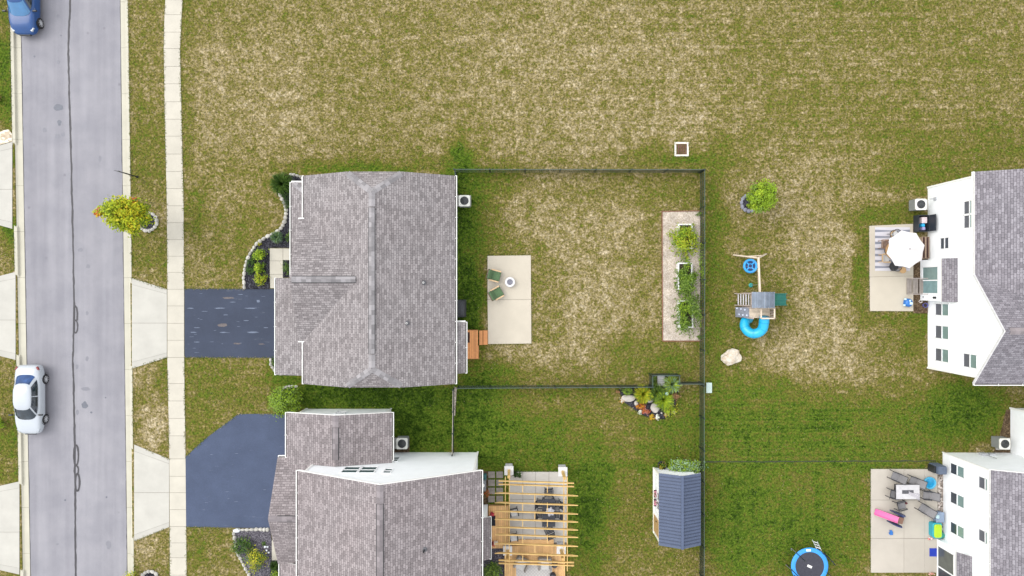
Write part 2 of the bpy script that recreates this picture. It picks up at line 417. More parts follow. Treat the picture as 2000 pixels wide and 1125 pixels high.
loop(ell(146.5,890,4.5,20),3.2); loop(ell(147,919.5,4,9),3); loop(ell(149,943,4.3,17),3.2)
ribbon([(RT(y)+wob(y+900,.6),y) for y in range(-400,1500,7)],1.8,ZR+.006,mb)
ribbon([(LT(y)+wob(y+300,.6),y) for y in range(-400,1500,7)],1.8,ZR+.0065,mb)
struct(mb.build('crack_seal',tarM))
# oil and tar stains
stM=[M('road_stain_dark',(.105,.112,.135),.6,.25,8),M('road_stain_faint',(.18,.18,.203),.8,.1,8)]
mb=MB()
for x,y,rx,ry,m in [(112,209,9,7,0),(114,239,4,6,0),(110,266,6,5,1),(121,262,4,5,1),(163.5,792,6,6.5,0),(176,806,2.2,2,0),(149,806,3,5,1),(168,701,3,5,1),(193,310,3,6,1),(111,30,3,4,1),(112,120,3,4,1),(65,109,2,2,0),(117,68,1.5,1.5,0),(155,488,5,4,1),(170,520,4,4,1),(168,612,3,4,1),(210,1065,5,8,1),(125,978,2,2,0),(110,1064,2.5,2,1),(204,777,1.5,1.5,0),(165,760,9,4,1),(148,717,3,5,1),(206,972,1.8,2,0),(85,253,4,5,1)]:
    p=[]
    for i in range(18):
        t=2*math.pi*i/18; k=1+.35*noise.noise(Vector((math.cos(t)*1.3+x,math.sin(t)*1.3+y,0)))
        q=W(x+rx*k*math.cos(t),y+ry*k*math.sin(t)); p.append((q.x,q.y,ZR+.003))
    mb.poly(list(reversed(p)),m)
struct(mb.build('road_stains',stM))

# --- kerbs with gutter pan; drop where the driveway aprons meet them
def kerb(outer,tar,drops,nm,col):
    m=MB(); sg=1 if outer(0)>tar(0) else -1
    seg=list(range(-400,1500,6)); jr={y for y in seg if (y//6)%15==0}
    prof=lambda y: [(tar(y),-.20),(tar(y)+sg*.4,-.118),(outer(y)-sg*7,-.128),(outer(y)-sg*6,(-.11 if any(a<y<b for a,b in drops) else .025)),(outer(y)-sg*.2,.03 if not any(a<y<b for a,b in drops) else .0),(outer(y),-.2)]
    for y in seg:
        g=.35 if y in jr else 0
        A=[(p,z) for p,z in prof(y+g)]; B=[(p,z) for p,z in prof(y+6-(.35 if (y+6) in jr else 0))]
        for i in range(5):
            q=[((A[i][0]-1000)/KP,(562.5-y-g)/KP,A[i][1]),((B[i][0]-1000)/KP,(562.5-y-6)/KP,B[i][1]),((B[i+1][0]-1000)/KP,(562.5-y-6)/KP,B[i+1][1]),((A[i+1][0]-1000)/KP,(562.5-y-g)/KP,A[i+1][1])]
            m.poly(q if sg>0 else list(reversed(q)))
    return struct(m.build(nm,col))
kerbM=M('kerb_concrete',(.43,.41,.335),.9,.07,.9,.2,60)
kerb(RO,RT,[(548,716),(874,1052)],'kerb',kerbM)
kerb(LO,LT,[(282,442),(536,698),(946,1118)],'kerb',kerbM)

# --- concrete flatwork: every panel an island with a thin joint over a dark base
def flat(name, panels, base, z=.03, mat=None, zb=.012):
    m=MB(world=True)
    for p in panels:
        P=[W(*q) for q in p]; c=sum(P,Vector())/len(P)
        P=[c+(q-c)*(1-.016/max(.3,(q-c).length)) for q in P]
        m.prism([(q.x,q.y) for q in P],-.06,z)
    if base: 
        for b in base: m.prism([(W(*q).x,W(*q).y) for q in b],-.05,zb,1)
    return struct(m.build(name,[mat or concrete,joint]))
SL=[(-400,330),(-100,324),(0,323),(50,320.5),(95,320),(225,322),(400,326),(560,327),(700,327),(900,331),(1125,332),(1500,336)]
SR=[(-400,364),(-100,358),(0,357),(95,352),(225,355),(400,359),(560,360),(700,360),(900,363),(1125,365),(1500,369)]
yj=[-400+33.6*i for i in range(57)]
yj=[-304,-270,-236,-202,-168,-134,-100,-66,-32,0,29,63,95,130,164,199,233,266,301,335,368.5,402,435,468,500.5,532,565,597.5,631.5,664.5,698,749,783,817,851,896,930,962,995,1028,1060,1089,1123,1157,1191,1225,1259,1293]
flat('sidewalk',[[(interp(SL,a),a),(interp(SR,a),a),(interp(SR,b),b),(interp(SL,b),b)] for a,b in zip(yj,yj[1:])],
     [[(interp(SL,a)+.4,a),(interp(SR,a)-.4,a),(interp(SR,b)-.4,b),(interp(SL,b)+.4,b)] for a,b in zip(yj,yj[1:])])
def apron(o,i,t0,b0,t1,b1,ym,sg):
    """street end x=o (t0..b0), walk end x=i (t1..b1), side bands and a middle joint"""
    bw=9
    return [[(o,t0),(i,t1),(i,t1+bw),(o,t0+bw*1.4)],[(o,t0+bw*1.4),(i,t1+bw),(i,ym),(o,ym)],[(o,ym),(i,ym),(i,b1-bw),(o,b0-bw*1.4)],[(o,b0-bw*1.4),(i,b1-bw),(i,b1),(o,b0)]]
for a in [(257.6,326.6,543,720,565,698,631,1),(262,331,868,1057,896.5,1029,962,1)]:
    flat('driveway_apron',apron(*a),[[(a[0],a[2]),(a[1],a[4]),(a[1],a[5]),(a[0],a[3])]],.026,concreteA)
for x,t,b in [(24.5,277,447),(31,531,703),(38.5,940,1122)]:
    flat('driveway_apron',apron(x,-40,t,b,t+18,b-18,(t+b)/2+8,-1),[[(x,t),(-40,t+18),(-40,b-18),(x,b)]],.026,concreteA)
def drive(name,pts,k):
    q=N('sealed_driveway'); c=q.ramp(q.noise(.6,5,.65),[(.3,sc((.033,.049,.094),k)),(.7,sc((.048,.068,.124),k))])
    mp=q.n('Mapping'); mp.inputs['Scale'].default_value=(.5,3,1); q.l(q.coord('Object'),mp.inputs[0])
    c=q.mix(q.ramp(q.noise(1.2,6,.8,vec=mp.outputs[0]),[(.62,(0,)*3),(.74,(.55,)*3)]),c,(.22,.24,.28))
    c=q.mix(.5,c,q.ramp(q.noise(25,2,.7),[(.3,(.7,)*3),(.7,(1.25,)*3)]),'MULTIPLY')
    q.l(c,q.b.inputs['Base Color']); q.b.inputs['Roughness'].default_value=.75; q.bump(q.noise(50,2),.3,.01)
    m=MB(world=True); m.prism([(W(*p).x,W(*p).y) for p in pts],-.06,.022); return struct(m.build(name,q.mat))
drive('driveway',[(360.6,564),(545,564),(545,699),(360.6,698)],.55)
cv=[(362,892),(370,886),(382,874),(400,858),(425,839),(463,810.5),(469,808.5),(575,808)]
drive('driveway',cv+[(575,1032),(500,1031),(362.5,1029)],.95)
mb=MB(); rs=random.Random(12)
SC=[(446,582,11,2,1),(430,602,10,1.2,0),(490,602,11,1.2,0),(372,602,6,1,0),(441,615,5,.8,0),(435,635,10,3,1),(494,649,11,1.4,0),(437,649,8,1,0),(378,649,6,.9,0),(463,671,8,1.5,1),(511,672,6,1,1),(505,588,4,3,0),(470,575,5,.8,0),(481,626,5,.8,0),(385,668,5,.8,0),(470,700-30,3,.6,0),(520,640,5,.7,0),(385,640,6,.7,0),(400,608,6,.6,0),(455,590,6,.6,0)]
SC+=[(rs.uniform(370,530),rs.uniform(572,690),rs.uniform(2,5),.35,0) for _ in range(16)]+[(rs.uniform(400,520),rs.uniform(850,1010),rs.uniform(2,5),.4,0) for _ in range(7)]
for x,y,rx,ry,k in SC:
    p=[]
    for i in range(14):
        t=2*math.pi*i/14; f=1+.5*noise.noise(Vector((math.cos(t)*1.6+x,math.sin(t)*1.6+y,0))); q=W(x+rx*f*math.cos(t),y+ry*f*math.sin(t)+.1*rx*math.cos(t)*noise.noise(Vector((x,y,3)))); p.append((q.x,q.y,.026))
    mb.poly(list(reversed(p)),k)
struct(mb.build('driveway_scuffs',[M('scuff_pale',(.12,.145,.20),.9,.3,9),M('scuff_tan',(.115,.10,.10),.9,.3,9)]))

# --- patios, path
flat('patio',[[(952,499.5),(1037,498.5),(1037.5,585),(952,585)],[(952,585),(1037.5,585),(1038,671),(953,672)]],[[(952.4,500),(1036.6,499),(1037.6,670.6),(953.4,671.4)]],.07,concreteP,.05)
flat('patio',[[(1697,441),(1782.5,437),(1783,539),(1697.5,541)],[(1697.5,541),(1783,539),(1783,608),(1698,607.5)]],[[(1697.4,442),(1782.6,438),(1782.6,607.5),(1698.2,607)]],.07,concreteP,.05)
px_=[1700,1764.5,1805,1830]; py_=[915.5,976,1051,1118]
flat('patio',[[(px_[i],py_[j]),(px_[i+1],py_[j]),(px_[i+1],py_[j+1]),(px_[i],py_[j+1])] for i in range(3) for j in range(3) ],[[(1700.4,916),(1829.6,916),(1829.6,1117.5),(1700.4,1117.5)]],.07,M('patio_concrete_grey',(.40,.365,.315),.9,.07,.6,.2,50,island=.02),.05)
gx=[995,1021,1046,1072,1107]; gy=[921,948,975,1003,1031,1059]
flat('patio',[[(gx[i],gy[j]),(gx[i+1],gy[j]),(gx[i+1],gy[j+1]),(gx[i],gy[j+1])] for i in range(4) for j in range(5)],[[(995.4,921.4),(1106.6,921.4),(1106.6,1065),(995.4,1065)]],.07,M('patio_concrete_white',(.435,.412,.375),.9,.06,.8,.2,50,island=.03),.05)
flat('path',[[(527,485),(553,485),(553,509.5),(527,509.5)],[(553,485),(578,485),(578,509),(553,509)],[(527,509.5),(553,509.5),(553,536),(527,536)],[(527,536),(553,536),(553,563),(528,563)]],[[(527.4,485.4),(577,485.4),(577,508.6),(552.6,509),(552.6,562.6),(528,562.6)]],.04)
flat('path',[[(531,1055),(560,1055),(560,1095),(531,1095)]],None,.04)
# --- mulch, gravel, soil
def stuffbed(name,pts,mat,z=.05,kind='stuff'):
    m=MB(world=True); m.prism([(W(*p).x,W(*p).y) for p in pts],-.05,z); return struct(m.build(name,mat),kind)
def speck(name,c0,c1,c2,scale=18,bump=.9):
    q=N(name); v=q.n('TexVoronoi'); v.inputs['Scale'].default_value=scale; q.l(q.coord('Object'),v.inputs['Vector'])
    s_=q.n('SeparateColor'); q.l(v.outputs['Color'],s_.inputs[0])
    c=q.ramp(s_.outputs[0],[(.0,c0),(.6,c1),(.97,c2)]); c=q.mix(.7,c,q.ramp(q.noise(2,3),[(.3,(.7,)*3),(.7,(1.25,)*3)]),'MULTIPLY')
    q.l(c,q.b.inputs['Base Color']); q.b.inputs['Roughness'].default_value=.95; q.b.inputs['Specular IOR Level'].default_value=.15
    q.bump(v.outputs['Distance'],-bump,.04); return q.mat
mulchM=speck('black_mulch',(.010,.010,.013),(.024,.023,.029),(.075,.075,.09))
mulch2=speck('purple_grey_mulch',(.04,.036,.045),(.085,.078,.095),(.19,.18,.2),20)
soilM=speck('bare_soil',(.05,.032,.018),(.09,.06,.035),(.16,.115,.07),14)
gravM=speck('pale_pea_gravel',(.30,.25,.195),(.42,.365,.30),(.56,.50,.44),26)
rivM=speck('river_rock',(.08,.065,.055),(.26,.22,.19),(.55,.5,.46),9,1)
BEDA=[(577,343),(588,345),(594,356),(594,484),(527,484),(527,565),(478,565),(476,545),(478,522),(487,499),(502,477),(520,464),(540,455),(553,446),(560,428),(560,412),(553,392),(545,370),(545,350),(560,341)]
stuffbed('mulch_bed',BEDA,mulchM)
stuffbed('mulch_bed',[(553,508),(580,508),(580,542),(553,542)],mulchM,.045)
stuffbed('mulch_bed',[(528,699),(548,699),(560,728),(540,728),(531,715)],mulchM)
BEDB=[(456,1034),(528,1033),(531,1056),(531,1130),(497,1140),(478,1108),(463,1077)]
stuffbed('mulch_bed',BEDB,mulch2)
stuffbed('mulch_bed',[(528,1094),(552,1094),(552,1140),(528,1140)],mulchM,.055)
ISL=[(1209,760),(1245,755),(1282,752),(1290,733),(1318,733),(1325,760),(1319,790),(1312,808),(1298,818),(1280,819),(1258,812),(1238,799),(1220,786),(1212,772)]
stuffbed('mulch_bed',ISL,mulchM)
stuffbed('gravel_bed',[(1293,414),(1367,413),(1368,665),(1294,665)],gravM)
stuffbed('river_rock_strip',[(1831,925),(1842,925),(1842,1046),(1831,1046)],rivM,.06)
stuffbed('soil_strip',[(1783,470),(1812,470),(1812,612),(1783,612)],soilM,.03)
stuffbed('soil_strip',[(1965,800),(1974,800),(1974,884),(1940,884),(1950,862)],soilM,.02)
stuffbed('mulch_bed',[(935,920),(953,920),(953,985),(935,985)],soilM,.03)
stuffbed('mulch_bed',[(945,1062),(988,1066),(988,1140),(935,1140),(935,1088)],mulch2,.045)
stuffbed('gravel_strip',[(886.5,755),(892,757),(889,812),(885.5,812)],gravM,.02)
stuffbed('soil_strip',[(888,380),(897,380),(897,404),(888,404)],soilM,.02)
stuffbed('soil_strip',[(766,854),(800,854),(800,884),(766,884)],soilM,.015)
stuffbed('gravel_bed',[(-6,262),(6,255),(18,253),(24,262),(24.5,276),(0,283),(-6,284)],speck('cream_cobbles',(.35,.28,.2),(.55,.47,.36),(.78,.72,.62),7,1),.05)

# --- grass blades: ragged fringes along the paving and loose tufts over the lawn
def fringe():
    rg=random.Random(3); m=MB()
    gm=[M('blade_dark',(.030,.060,.006),.9,.3,9),M('blade_green',(.075,.115,.014),.9,.3,9),M('blade_olive',(.15,.15,.03),.9,.3,9),M('blade_straw',(.34,.28,.15),.9,.2,9)]
    def tuft(x,y,h,n,d):
        for _ in range(n):
            a=rg.uniform(0,6.28); l=h*rg.uniform(.7,1.5); o=Vector((math.cos(a),math.sin(a),0)); s_=Vector((-o.y,o.x,0))*.014
            b=Vector((x+rg.uniform(-.03,.03),y+rg.uniform(-.03,.03),0)); t=d+rg.gauss(0,.22); k=0 if t<.12 else 1 if t<.36 else 2 if t<.62 else 3
            mid=b+o*l*.45+Vector((0,0,l*.7)); m.poly([b-s_,b+s_,mid+s_,mid-s_],k); m.poly([mid-s_,mid+s_,b+o*l+Vector((0,0,l*.45))],k)
    E=[[(interp(SL,y),y) for y in range(-20,1150,25) if not(565<y<698 or 897<y<1029)],[(interp(SR,y),y) for y in range(-20,1150,25) if not(560<y<700 or 890<y<1030)],
       [(RO(y)+1,y) for y in range(-20,1150,25) if not(543<y<720 or 868<y<1057)],[(LO(y)-1,y) for y in range(-20,1150,25) if not(277<y<447 or 531<y<703 or 940<y<1122)],
       [(257.6,543),(326.6,565)],[(326.6,698),(257.6,720)],[(262,868),(331,896.5)],[(331,1029),(262,1057)],[(360,563.5),(478,563.5)],[(360,698.5),(528,699.5)],cv+[(560,808)],[(362,1030),(456,1031.5)],
       [(951.5,499),(1037.5,498),(1038.5,671.5),(952.5,671.5),(951.5,499)],[(1783,436.5),(1696.5,440.5),(1697.5,608),(1783,608.5)],[(1830,915),(1699.5,915),(1699.5,1118.5)],[(995,920.5),(1107.5,920.5),(1107.5,1059)],
       [(1292.5,666.5),(1292,412.5),(1367,412)],[(1317,277.5),(1345,277.5),(1345,305.5),(1317,305.5),(1317,277.5)],ISL]
    for e in E:
        for p,q in zip(e,e[1:]):
            if abs(p[1]-q[1])>60 and len(e)>12 and e is not ISL: continue
            L=math.dist(p,q)/KP; n=max(1,int(L/.05))
            for i in range(n):
                f=(i+rg.random())/n; x=lerp(p[0],q[0],f); y=lerp(p[1],q[1],f)
                if noise.noise(Vector((x*.06,y*.06,4)))<-.25: continue
                d,_,_=cond(x,y); w_=W(x+rg.gauss(0,.9),y+rg.gauss(0,.9)); tuft(w_.x,w_.y,.075,2,d-.12)
    def blocked(x,y):
        return LO(y)-2<x<RO(y)+3 or interp(SL,y)-1<x<interp(SR,y)+1 or (255<x<332 and (541<y<722 or 866<y<1059)) or x<40 and (275<y<449 or 529<y<705 or 938<y<1124) or (355<x<560 and (562<y<700 or 806<y<1034)) or (470<x<900 and 330<y<755) or (450<x<995 and 795<y) or (950<x<1040 and 497<y<673) or (885<x<955 and 640<y<735) or (935<x<1112 and 905<y) or (1290<x<1370 and 410<y<668) or (1205<x<1328 and 728<y<822) or (1275<x<1370 and 890<y<1075) or (1695<x and (435<y<610 or 913<y)) or (1780<x and 340<y<750) or (1935<x and 795<y) or (1314<x<1348 and 275<y<308)
    c=0
    while c<26000:
        x=rg.uniform(-10,2010); y=rg.uniform(-10,1135)
        if blocked(x,y): continue
        d,_,_=cond(x,y); d+=(noise.noise(Vector((x*.035,y*.035,8))))*.35
        p=W(x,y); tuft(p.x,p.y,.06,2,d-.08); c+=1
    struct(m.build('grass_tufts',gm),'stuff')
fringe()
# ================================================================== HOUSES
glassD=M('window_glass_dark',(.045,.055,.07),.25,.15,2,spec=.6)
glassL=M('window_glass_sky_reflection',(.17,.25,.24),.18,.12,2,spec=.6)  # sky reflection put into the pale green pane colour
screenM=M('insect_screen',(.10,.105,.125),.5,.1,3)
frameW=M('window_vinyl_white',(.82,.83,.84),.4,.03)
darkM=M('black_metal',(.018,.020,.022),.45,.2,6)
def window(parent, P, u, n, wd, ht, mode='v', lower=None, upper=None, mid=True):
    """frame with sub-part panes. P bottom-left corner on the wall face, u along the wall, n outward"""
    lower=lower or screenM; upper=upper or glassL
    u=Vector(u); n=Vector(n); P=Vector(P); z=Vector((0,0,1)); fw=.06
    m=MB(True)
    def b(a,c): m.bar(a+n*.025,c+n*.025,fw,.05,0,up=n)
    b(P-u*.05,P+u*(wd+.05)); b(P+z*ht-u*.05,P+z*ht+u*(wd+.05)); b(P,P+z*ht); b(P+u*wd,P+u*wd+z*ht)
    if mode=='v': b(P+z*ht*.5,P+z*ht*.5+u*wd)
    elif mode=='h': b(P+u*wd*.5,P+u*wd*.5+z*ht)
    f=m.build('window',frameW,parent)
    def pane(a,wd_,ht_,mt):
        q=MB(True); q.poly([a+n*.012,a+u*wd_+n*.012,a+u*wd_+z*ht_+n*.012,a+z*ht_+n*.012] if u.cross(z).dot(n)>0 else [a+n*.012,a+z*ht_+n*.012,a+u*wd_+z*ht_+n*.012,a+u*wd_+n*.012]); q.build('pane',mt,f)
    if mode=='v': pane(P,wd,ht*.5,lower); pane(P+z*ht*.5,wd,ht*.5,upper)
    elif mode=='h': pane(P,wd*.5,ht,lower); pane(P+u*wd*.5,wd*.5,ht,upper)
    else: pane(P,wd,ht,lower)
    return f
def gutter(parent,p,q,out,hang=True):
    """open gutter channel from p to q along an eave; out = outward direction"""
    p=Vector(p);q=Vector(q);o=Vector(out); m=MB(True); d=(q-p).normalized()
    m.bar(p+o*.095,q+o*.095,.04,.13); m.bar(p+o*.05+Vector((0,0,-.05)),q+o*.05+Vector((0,0,-.05)),.10,.02,1)
    for e in (p,q): m.bar(e+o*.0,e+o*.11,.03,.12)
    if hang:
        n=max(1,int((q-p).length/1.35))
        for i in range(1,n): 
            c=p+(q-p)*i/n; m.bar(c-o*.02+Vector((0,0,.055)),c+o*.14+Vector((0,0,.055)),.035,.02)
    return m.build('gutter',[trimW,gutI],parent)
def ridgevent(parent,p,q,wd,mat,pitch,lift=.07,name='ridge_vent'):
    """raised cap of shingle pieces lapped along the ridge"""
    p=Vector(p);q=Vector(q);d=(q-p).normalized(); s=d.cross(Vector((0,0,1))).normalized(); L=(q-p).length; n=max(1,int(L/.30)); m=MB(True)
    for i in range(n):
        a=p+d*L*i/n; b=p+d*L*(i+1)/n; up=Vector((0,0,lift+.006*(i%2)))
        for sg in (1,-1):
            e=s*sg*wd/2-Vector((0,0,pitch*wd/2)); P=[a+up,b+up,b+up+e,a+up+e]
            if sg>0: P.reverse()
            P2=[v-Vector((0,0,.03)) for v in P]
            nb=len(m.v); m.v+= [tuple(v) for v in P+P2]
            for f in ((0,1,2,3),(7,6,5,4),(0,4,5,1),(1,5,6,2),(2,6,7,3),(3,7,4,0)):
                m.f.append(tuple(nb+k for k in f)); m.m.append(0); m.uv.append(None)
    # dark slot below the cap
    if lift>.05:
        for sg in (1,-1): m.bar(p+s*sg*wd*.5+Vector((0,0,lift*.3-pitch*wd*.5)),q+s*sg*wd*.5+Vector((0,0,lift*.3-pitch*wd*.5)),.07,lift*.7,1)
    return m.build(name,[mat,darkM],parent)
def stack(parent,x,y,z,mat,ht=.35,name='vent_pipe'):
    m=MB(True); m.tube((x,y,z-.1),(x,y,z+ht),.055,.055,12); m.lathe([(.16,.0),(.13,.06),(.07,.12)],(x,y,z),14,1)
    m.lathe([(.001,0),(.038,0)],(x,y,z+ht+.003),12,2)
    return m.build(name,[mat,M('vent_boot_grey',(.10,.10,.11),.6),darkM],parent)
def gable_body(m,x0,x1,y0,y1,prof_axis,he,hr,mi=0):
    """wall block whose two gable ends rise to the ridge. prof_axis 'x': ridge runs along Y"""
    if prof_axis=='x':
        xm=(x0+x1)/2; P=[(x0,0),(x1,0),(x1,he),(xm,hr),(x0,he)]
        A=[Vector((x,y0,z)) for x,z in P]; B=[Vector((x,y1,z)) for x,z in P]
    else:
        ym=(y0+y1)/2; P=[(y0,0),(y1,0),(y1,he),(ym,hr),(y0,he)]
        A=[Vector((x1,y,z)) for y,z in P]; B=[Vector((x0,y,z)) for y,z in P]
    m.poly(A,mi); m.poly(list(reversed(B)),mi)
    for i in range(5):
        j=(i+1)%5; m.poly([A[j],A[i],B[i],B[j]],mi)

# ---------------------------------------------------------------- house with the clipped gables
hA=thing('house','large house under a lavender grey shingle roof with clipped gable ends','house',(-8.65,.5,0))
rf=MB(True)
xe,xw,hr,he=-3.71,-13.6,5.6,3.1
rf.slab([(xw,7.33,he),(xw,-6.26,he),(-10.49,-6.26,4.67),(-8.65,-5.0,hr),(-8.65,5.94,hr),(-10.49,7.33,4.67)],.16,0,1,(0,1,0))
rf.slab([(xe,-6.26,he),(xe,7.33,he),(-6.81,7.33,4.67),(-8.65,5.94,hr),(-8.65,-5.0,hr),(-6.81,-6.26,4.67)],.16,0,1,(0,1,0))
rf.slab([(-6.81,7.33,4.67),(-10.49,7.33,4.67),(-8.65,5.94,hr)],.16,0,1,(1,0,0))
rf.slab([(-10.49,-6.26,4.67),(-6.81,-6.26,4.67),(-8.65,-5.0,hr)],.16,0,1,(1,0,0))
cg=(5.1-3.1)/.505
yc=.54
rf.slab([(-13.89,yc,5.1),(-9.6,yc,5.1),(-13.55,yc+cg,3.12),(-13.89,yc+cg,3.12)],.16,0,1,(1,0,0))
rf.slab([(-13.89,yc-cg,3.12),(-13.55,yc-cg,3.12),(-9.6,yc,5.1),(-13.89,yc,5.1)],.16,0,1,(1,0,0))
rf.slab([(-14.56,6.97,2.6),(-14.56,.62,2.6),(-13.4,.62,3.06),(-13.4,6.2,3.06)],.13,0,1,(0,1,0))
rf.slab([(-13.4,6.97,2.6),(-14.56,6.97,2.6),(-13.4,6.2,3.06)],.13,0,1,(1,0,0))
rf.slab([(-15.6,.66,2.5),(-15.6,-5.74,2.5),(-13.4,-5.74,3.05),(-13.4,.66,3.05)],.13,0,1,(0,1,0))
rf.slab([(-3.07,-5.62,2.6),(-3.07,-2.25,2.6),(-3.95,-2.25,2.98),(-3.95,-5.62,2.98)],.12,0,1,(0,1,0))
roofA=rf.build('roof',[shA,trimW],hA)
ridgevent(roofA,(-8.65,4.95,hr),(-8.65,-4.05,hr),.36,capA,.5)
ridgevent(roofA,(-13.75,yc,5.1),(-9.75,yc,5.1),.36,capA,.5)
for a,b in (((-8.65,5.94,hr),(-10.45,7.29,4.69)),((-8.65,5.94,hr),(-6.85,7.29,4.69)),((-8.65,-5.0,hr),(-10.45,-6.22,4.69)),((-8.65,-5.0,hr),(-6.85,-6.22,4.69)),((-8.65,5.9,hr),(-8.65,4.98,hr)),((-8.65,-4.1,hr),(-8.65,-4.97,hr)),((-13.4,6.2,3.06),(-14.5,6.92,2.63))):
    ridgevent(roofA,a,Vector(a).lerp(Vector(b),.94),.40,capA,.42,.025,'hip_cap')
stack(roofA,-5.63,.34,4.07,trimW); stack(roofA,-6.62,-2.21,4.57,trimW)
m=MB(True)
P=[(-13.3,0),(-4.0,0),(-4.0,3.1),(-7.0,4.55),(-10.3,4.55),(-13.3,3.1)]
A=[Vector((x,-5.9,z)) for x,z in P]; B=[Vector((x,7.0,z)) for x,z in P]
m.poly(A); m.poly(list(reversed(B)))
for i in range(6): m.poly([A[(i+1)%6],A[i],B[i],B[(i+1)%6]])
gable_body(m,-13.72,-10.5,yc-3.7,yc+3.7,'y',2.9,4.85)
m.bx(-15.3,-5.5,0,-13.31,.4,2.5); m.bx(-4.02,-5.35,0,-3.3,-2.5,2.6)
m.build('wall',sidW,hA)
for y in (6.6,3.6):
    m=MB(True); m.bx(-14.45,y-.1,0,-14.25,y+.1,2.55); m.build('porch_post',trimW,hA)
gutter(hA,(xw,7.33,3.02),(xw,4.55,3.02),(-1,0,0),False); gutter(hA,(xw,-3.5,3.02),(xw,-6.26,3.02),(-1,0,0),False)
for y in (4.55,-3.5):
    m=MB(True); m.bar((xw+.05,y,3.08),(xw-.36,y,3.0),.07,.1); m.build('gutter_return',trimW,hA)
gutter(hA,(-14.56,6.97,2.53),(-14.56,.66,2.53),(-1,0,0)); gutter(hA,(-15.6,.66,2.43),(-15.6,-5.74,2.43),(-1,0,0))
gutter(hA,(xe,-6.26,3.02),(xe,7.33,3.02),(1,0,0)); gutter(hA,(-3.07,-5.62,2.53),(-3.07,-2.25,2.53),(1,0,0))
for a in ((-4,-2.24,2.5,-3.07,-2.15,2.62),(-14.56,6.975,2.46,-13.4,7.07,2.6)):
    m=MB(True); m.bx(*a); m.build('fascia',trimW,hA)
window(hA,(-14.1-.0,.05,3.6),(0,1,0),(-1,0,0),.9,.7,'h') if False else None
m=MB(True); m.bx(-15.34,-4.9,0.02,-15.305,-.3,2.2)
for i in range(1,4): m.bx(-15.36,-4.9,.55*i-.02,-15.34,-.3,.55*i+.01,1)
m.build('garage_door',[trimW,gutI],hA)
m=MB(True); m.bx(-13.36,.95,.1,-13.30,1.9,2.15); m.build('front_door',M('front_door_paint',(.10,.03,.03),.4),hA)
window(hA,(-13.3,6.3,.9),(0,-1,0),(-1,0,0),1.4,1.3,'v')

# ---------------------------------------------------------------- two storey house below it
hB=thing('house','white two storey house with mauve brown roof and garage wing, next to the pergola','house',(-7.6,-14,0))
YS=-26.0
rf=MB(True)
ew,ee,he,hr,xr=-13.31,-1.92,5.3,8.4,-7.61; yn=-11.34
rf.slab([(ew,yn,he),(ew,YS,he),(xr,YS,hr),(xr,yn,hr)],.18,0,1,(0,1,0))
rf.slab([(ee,YS,he),(ee,yn,he),(xr,yn,hr),(xr,YS,hr)],.18,0,1,(0,1,0))
rf.slab([(-14.75,-8.16,2.95),(-14.75,-11.44,2.95),(-11.3,-11.44,3.97),(-11.3,-8.16,3.97)],.14,0,1,(0,1,0))
rf.slab([(-7.86,-11.44,2.95),(-7.86,-8.16,2.95),(-11.3,-8.16,3.97),(-11.3,-11.44,3.97)],.14,0,1,(0,1,0))
rf.slab([(-14.75,-11.45,2.95),(-14.75,-13.0,2.95),(-12.95,-13.0,3.482),(-12.95,-11.45,3.482)],.14,0,1,(0,1,0))
rf.slab([(-15.43,-14.61,4.5),(-12.9,-14.61,4.5),(-12.9,-11.14,2.7),(-15.43,-11.14,2.7)],.16,0,1,(1,0,0))
rf.slab([(-15.43,-18.2,2.62),(-12.9,-18.2,2.62),(-12.9,-14.61,4.5),(-15.43,-14.61,4.5)],.16,0,1,(1,0,0))
rf.slab([(-15.37,-18.13,2.4),(-15.37,YS,2.4),(-12.9,YS,3.55),(-12.9,-18.13,3.55)],.13,0,1,(0,1,0))
rf.slab([(-1.47,-17.9,2.6),(-1.47,-15.1,2.6),(-2.38,-15.1,3.1),(-2.38,-17.9,3.1)],.12,0,1,(0,1,0))
roofB=rf.build('roof',[shB,trimW],hB)
ridgevent(roofB,(xr,-12.45,hr),(xr,YS,hr),.36,capB,.5)
ridgevent(roofB,(xr,yn-.02,hr),(xr,-12.43,hr),.40,capB,.45,.025,'ridge_cap')
ridgevent(roofB,(-11.3,-8.95,3.97),(-11.3,-11.0,3.97),.36,capB,.28)
ridgevent(roofB,(-11.3,-8.18,3.97),(-11.3,-8.93,3.97),.40,capB,.26,.02,'ridge_cap')
ridgevent(roofB,(-14.85,-14.61,4.5),(-12.95,-14.61,4.5),.34,capB,.48)
ridgevent(roofB,(-15.41,-14.61,4.5),(-14.87,-14.61,4.5),.38,capB,.46,.02,'ridge_cap')
stack(roofB,-5.2,-15.54,7.08,darkM,.42)
m=MB(True)
gable_body(m,-12.9,-2.39,YS,-11.46,'x',5.2,8.05)
gable_body(m,-14.3,-8.43,-11.5,-8.43,'x',2.9,3.75)
gable_body(m,-15.2,-12.8,-17.9,-11.5,'y',2.5,4.2)
m.bx(-2.4,-17.7,0,-1.68,-15.09,2.62)
m.build('wall',sidW,hB)
for a in ((-2.45,-11.46,0,-2.33,-11.40,5.1),(-12.96,-11.46,3.2,-12.84,-11.40,5.1),(-8.49,-8.43,0,-8.37,-8.37,2.8),(-14.36,-8.43,0,-14.24,-8.37,2.8)):
    m=MB(True); m.bx(*a); m.build('corner_trim',trimW,hB)
gutter(hB,(ew,yn,5.2),(ew,-18.3,5.2),(-1,0,0)); gutter(hB,(ee,YS,5.2),(ee,yn,5.2),(1,0,0))
gutter(hB,(-14.75,-8.16,2.87),(-14.75,-11.1,2.87),(-1,0,0)); gutter(hB,(-7.86,-11.3,2.87),(-7.86,-8.16,2.87),(1,0,0))
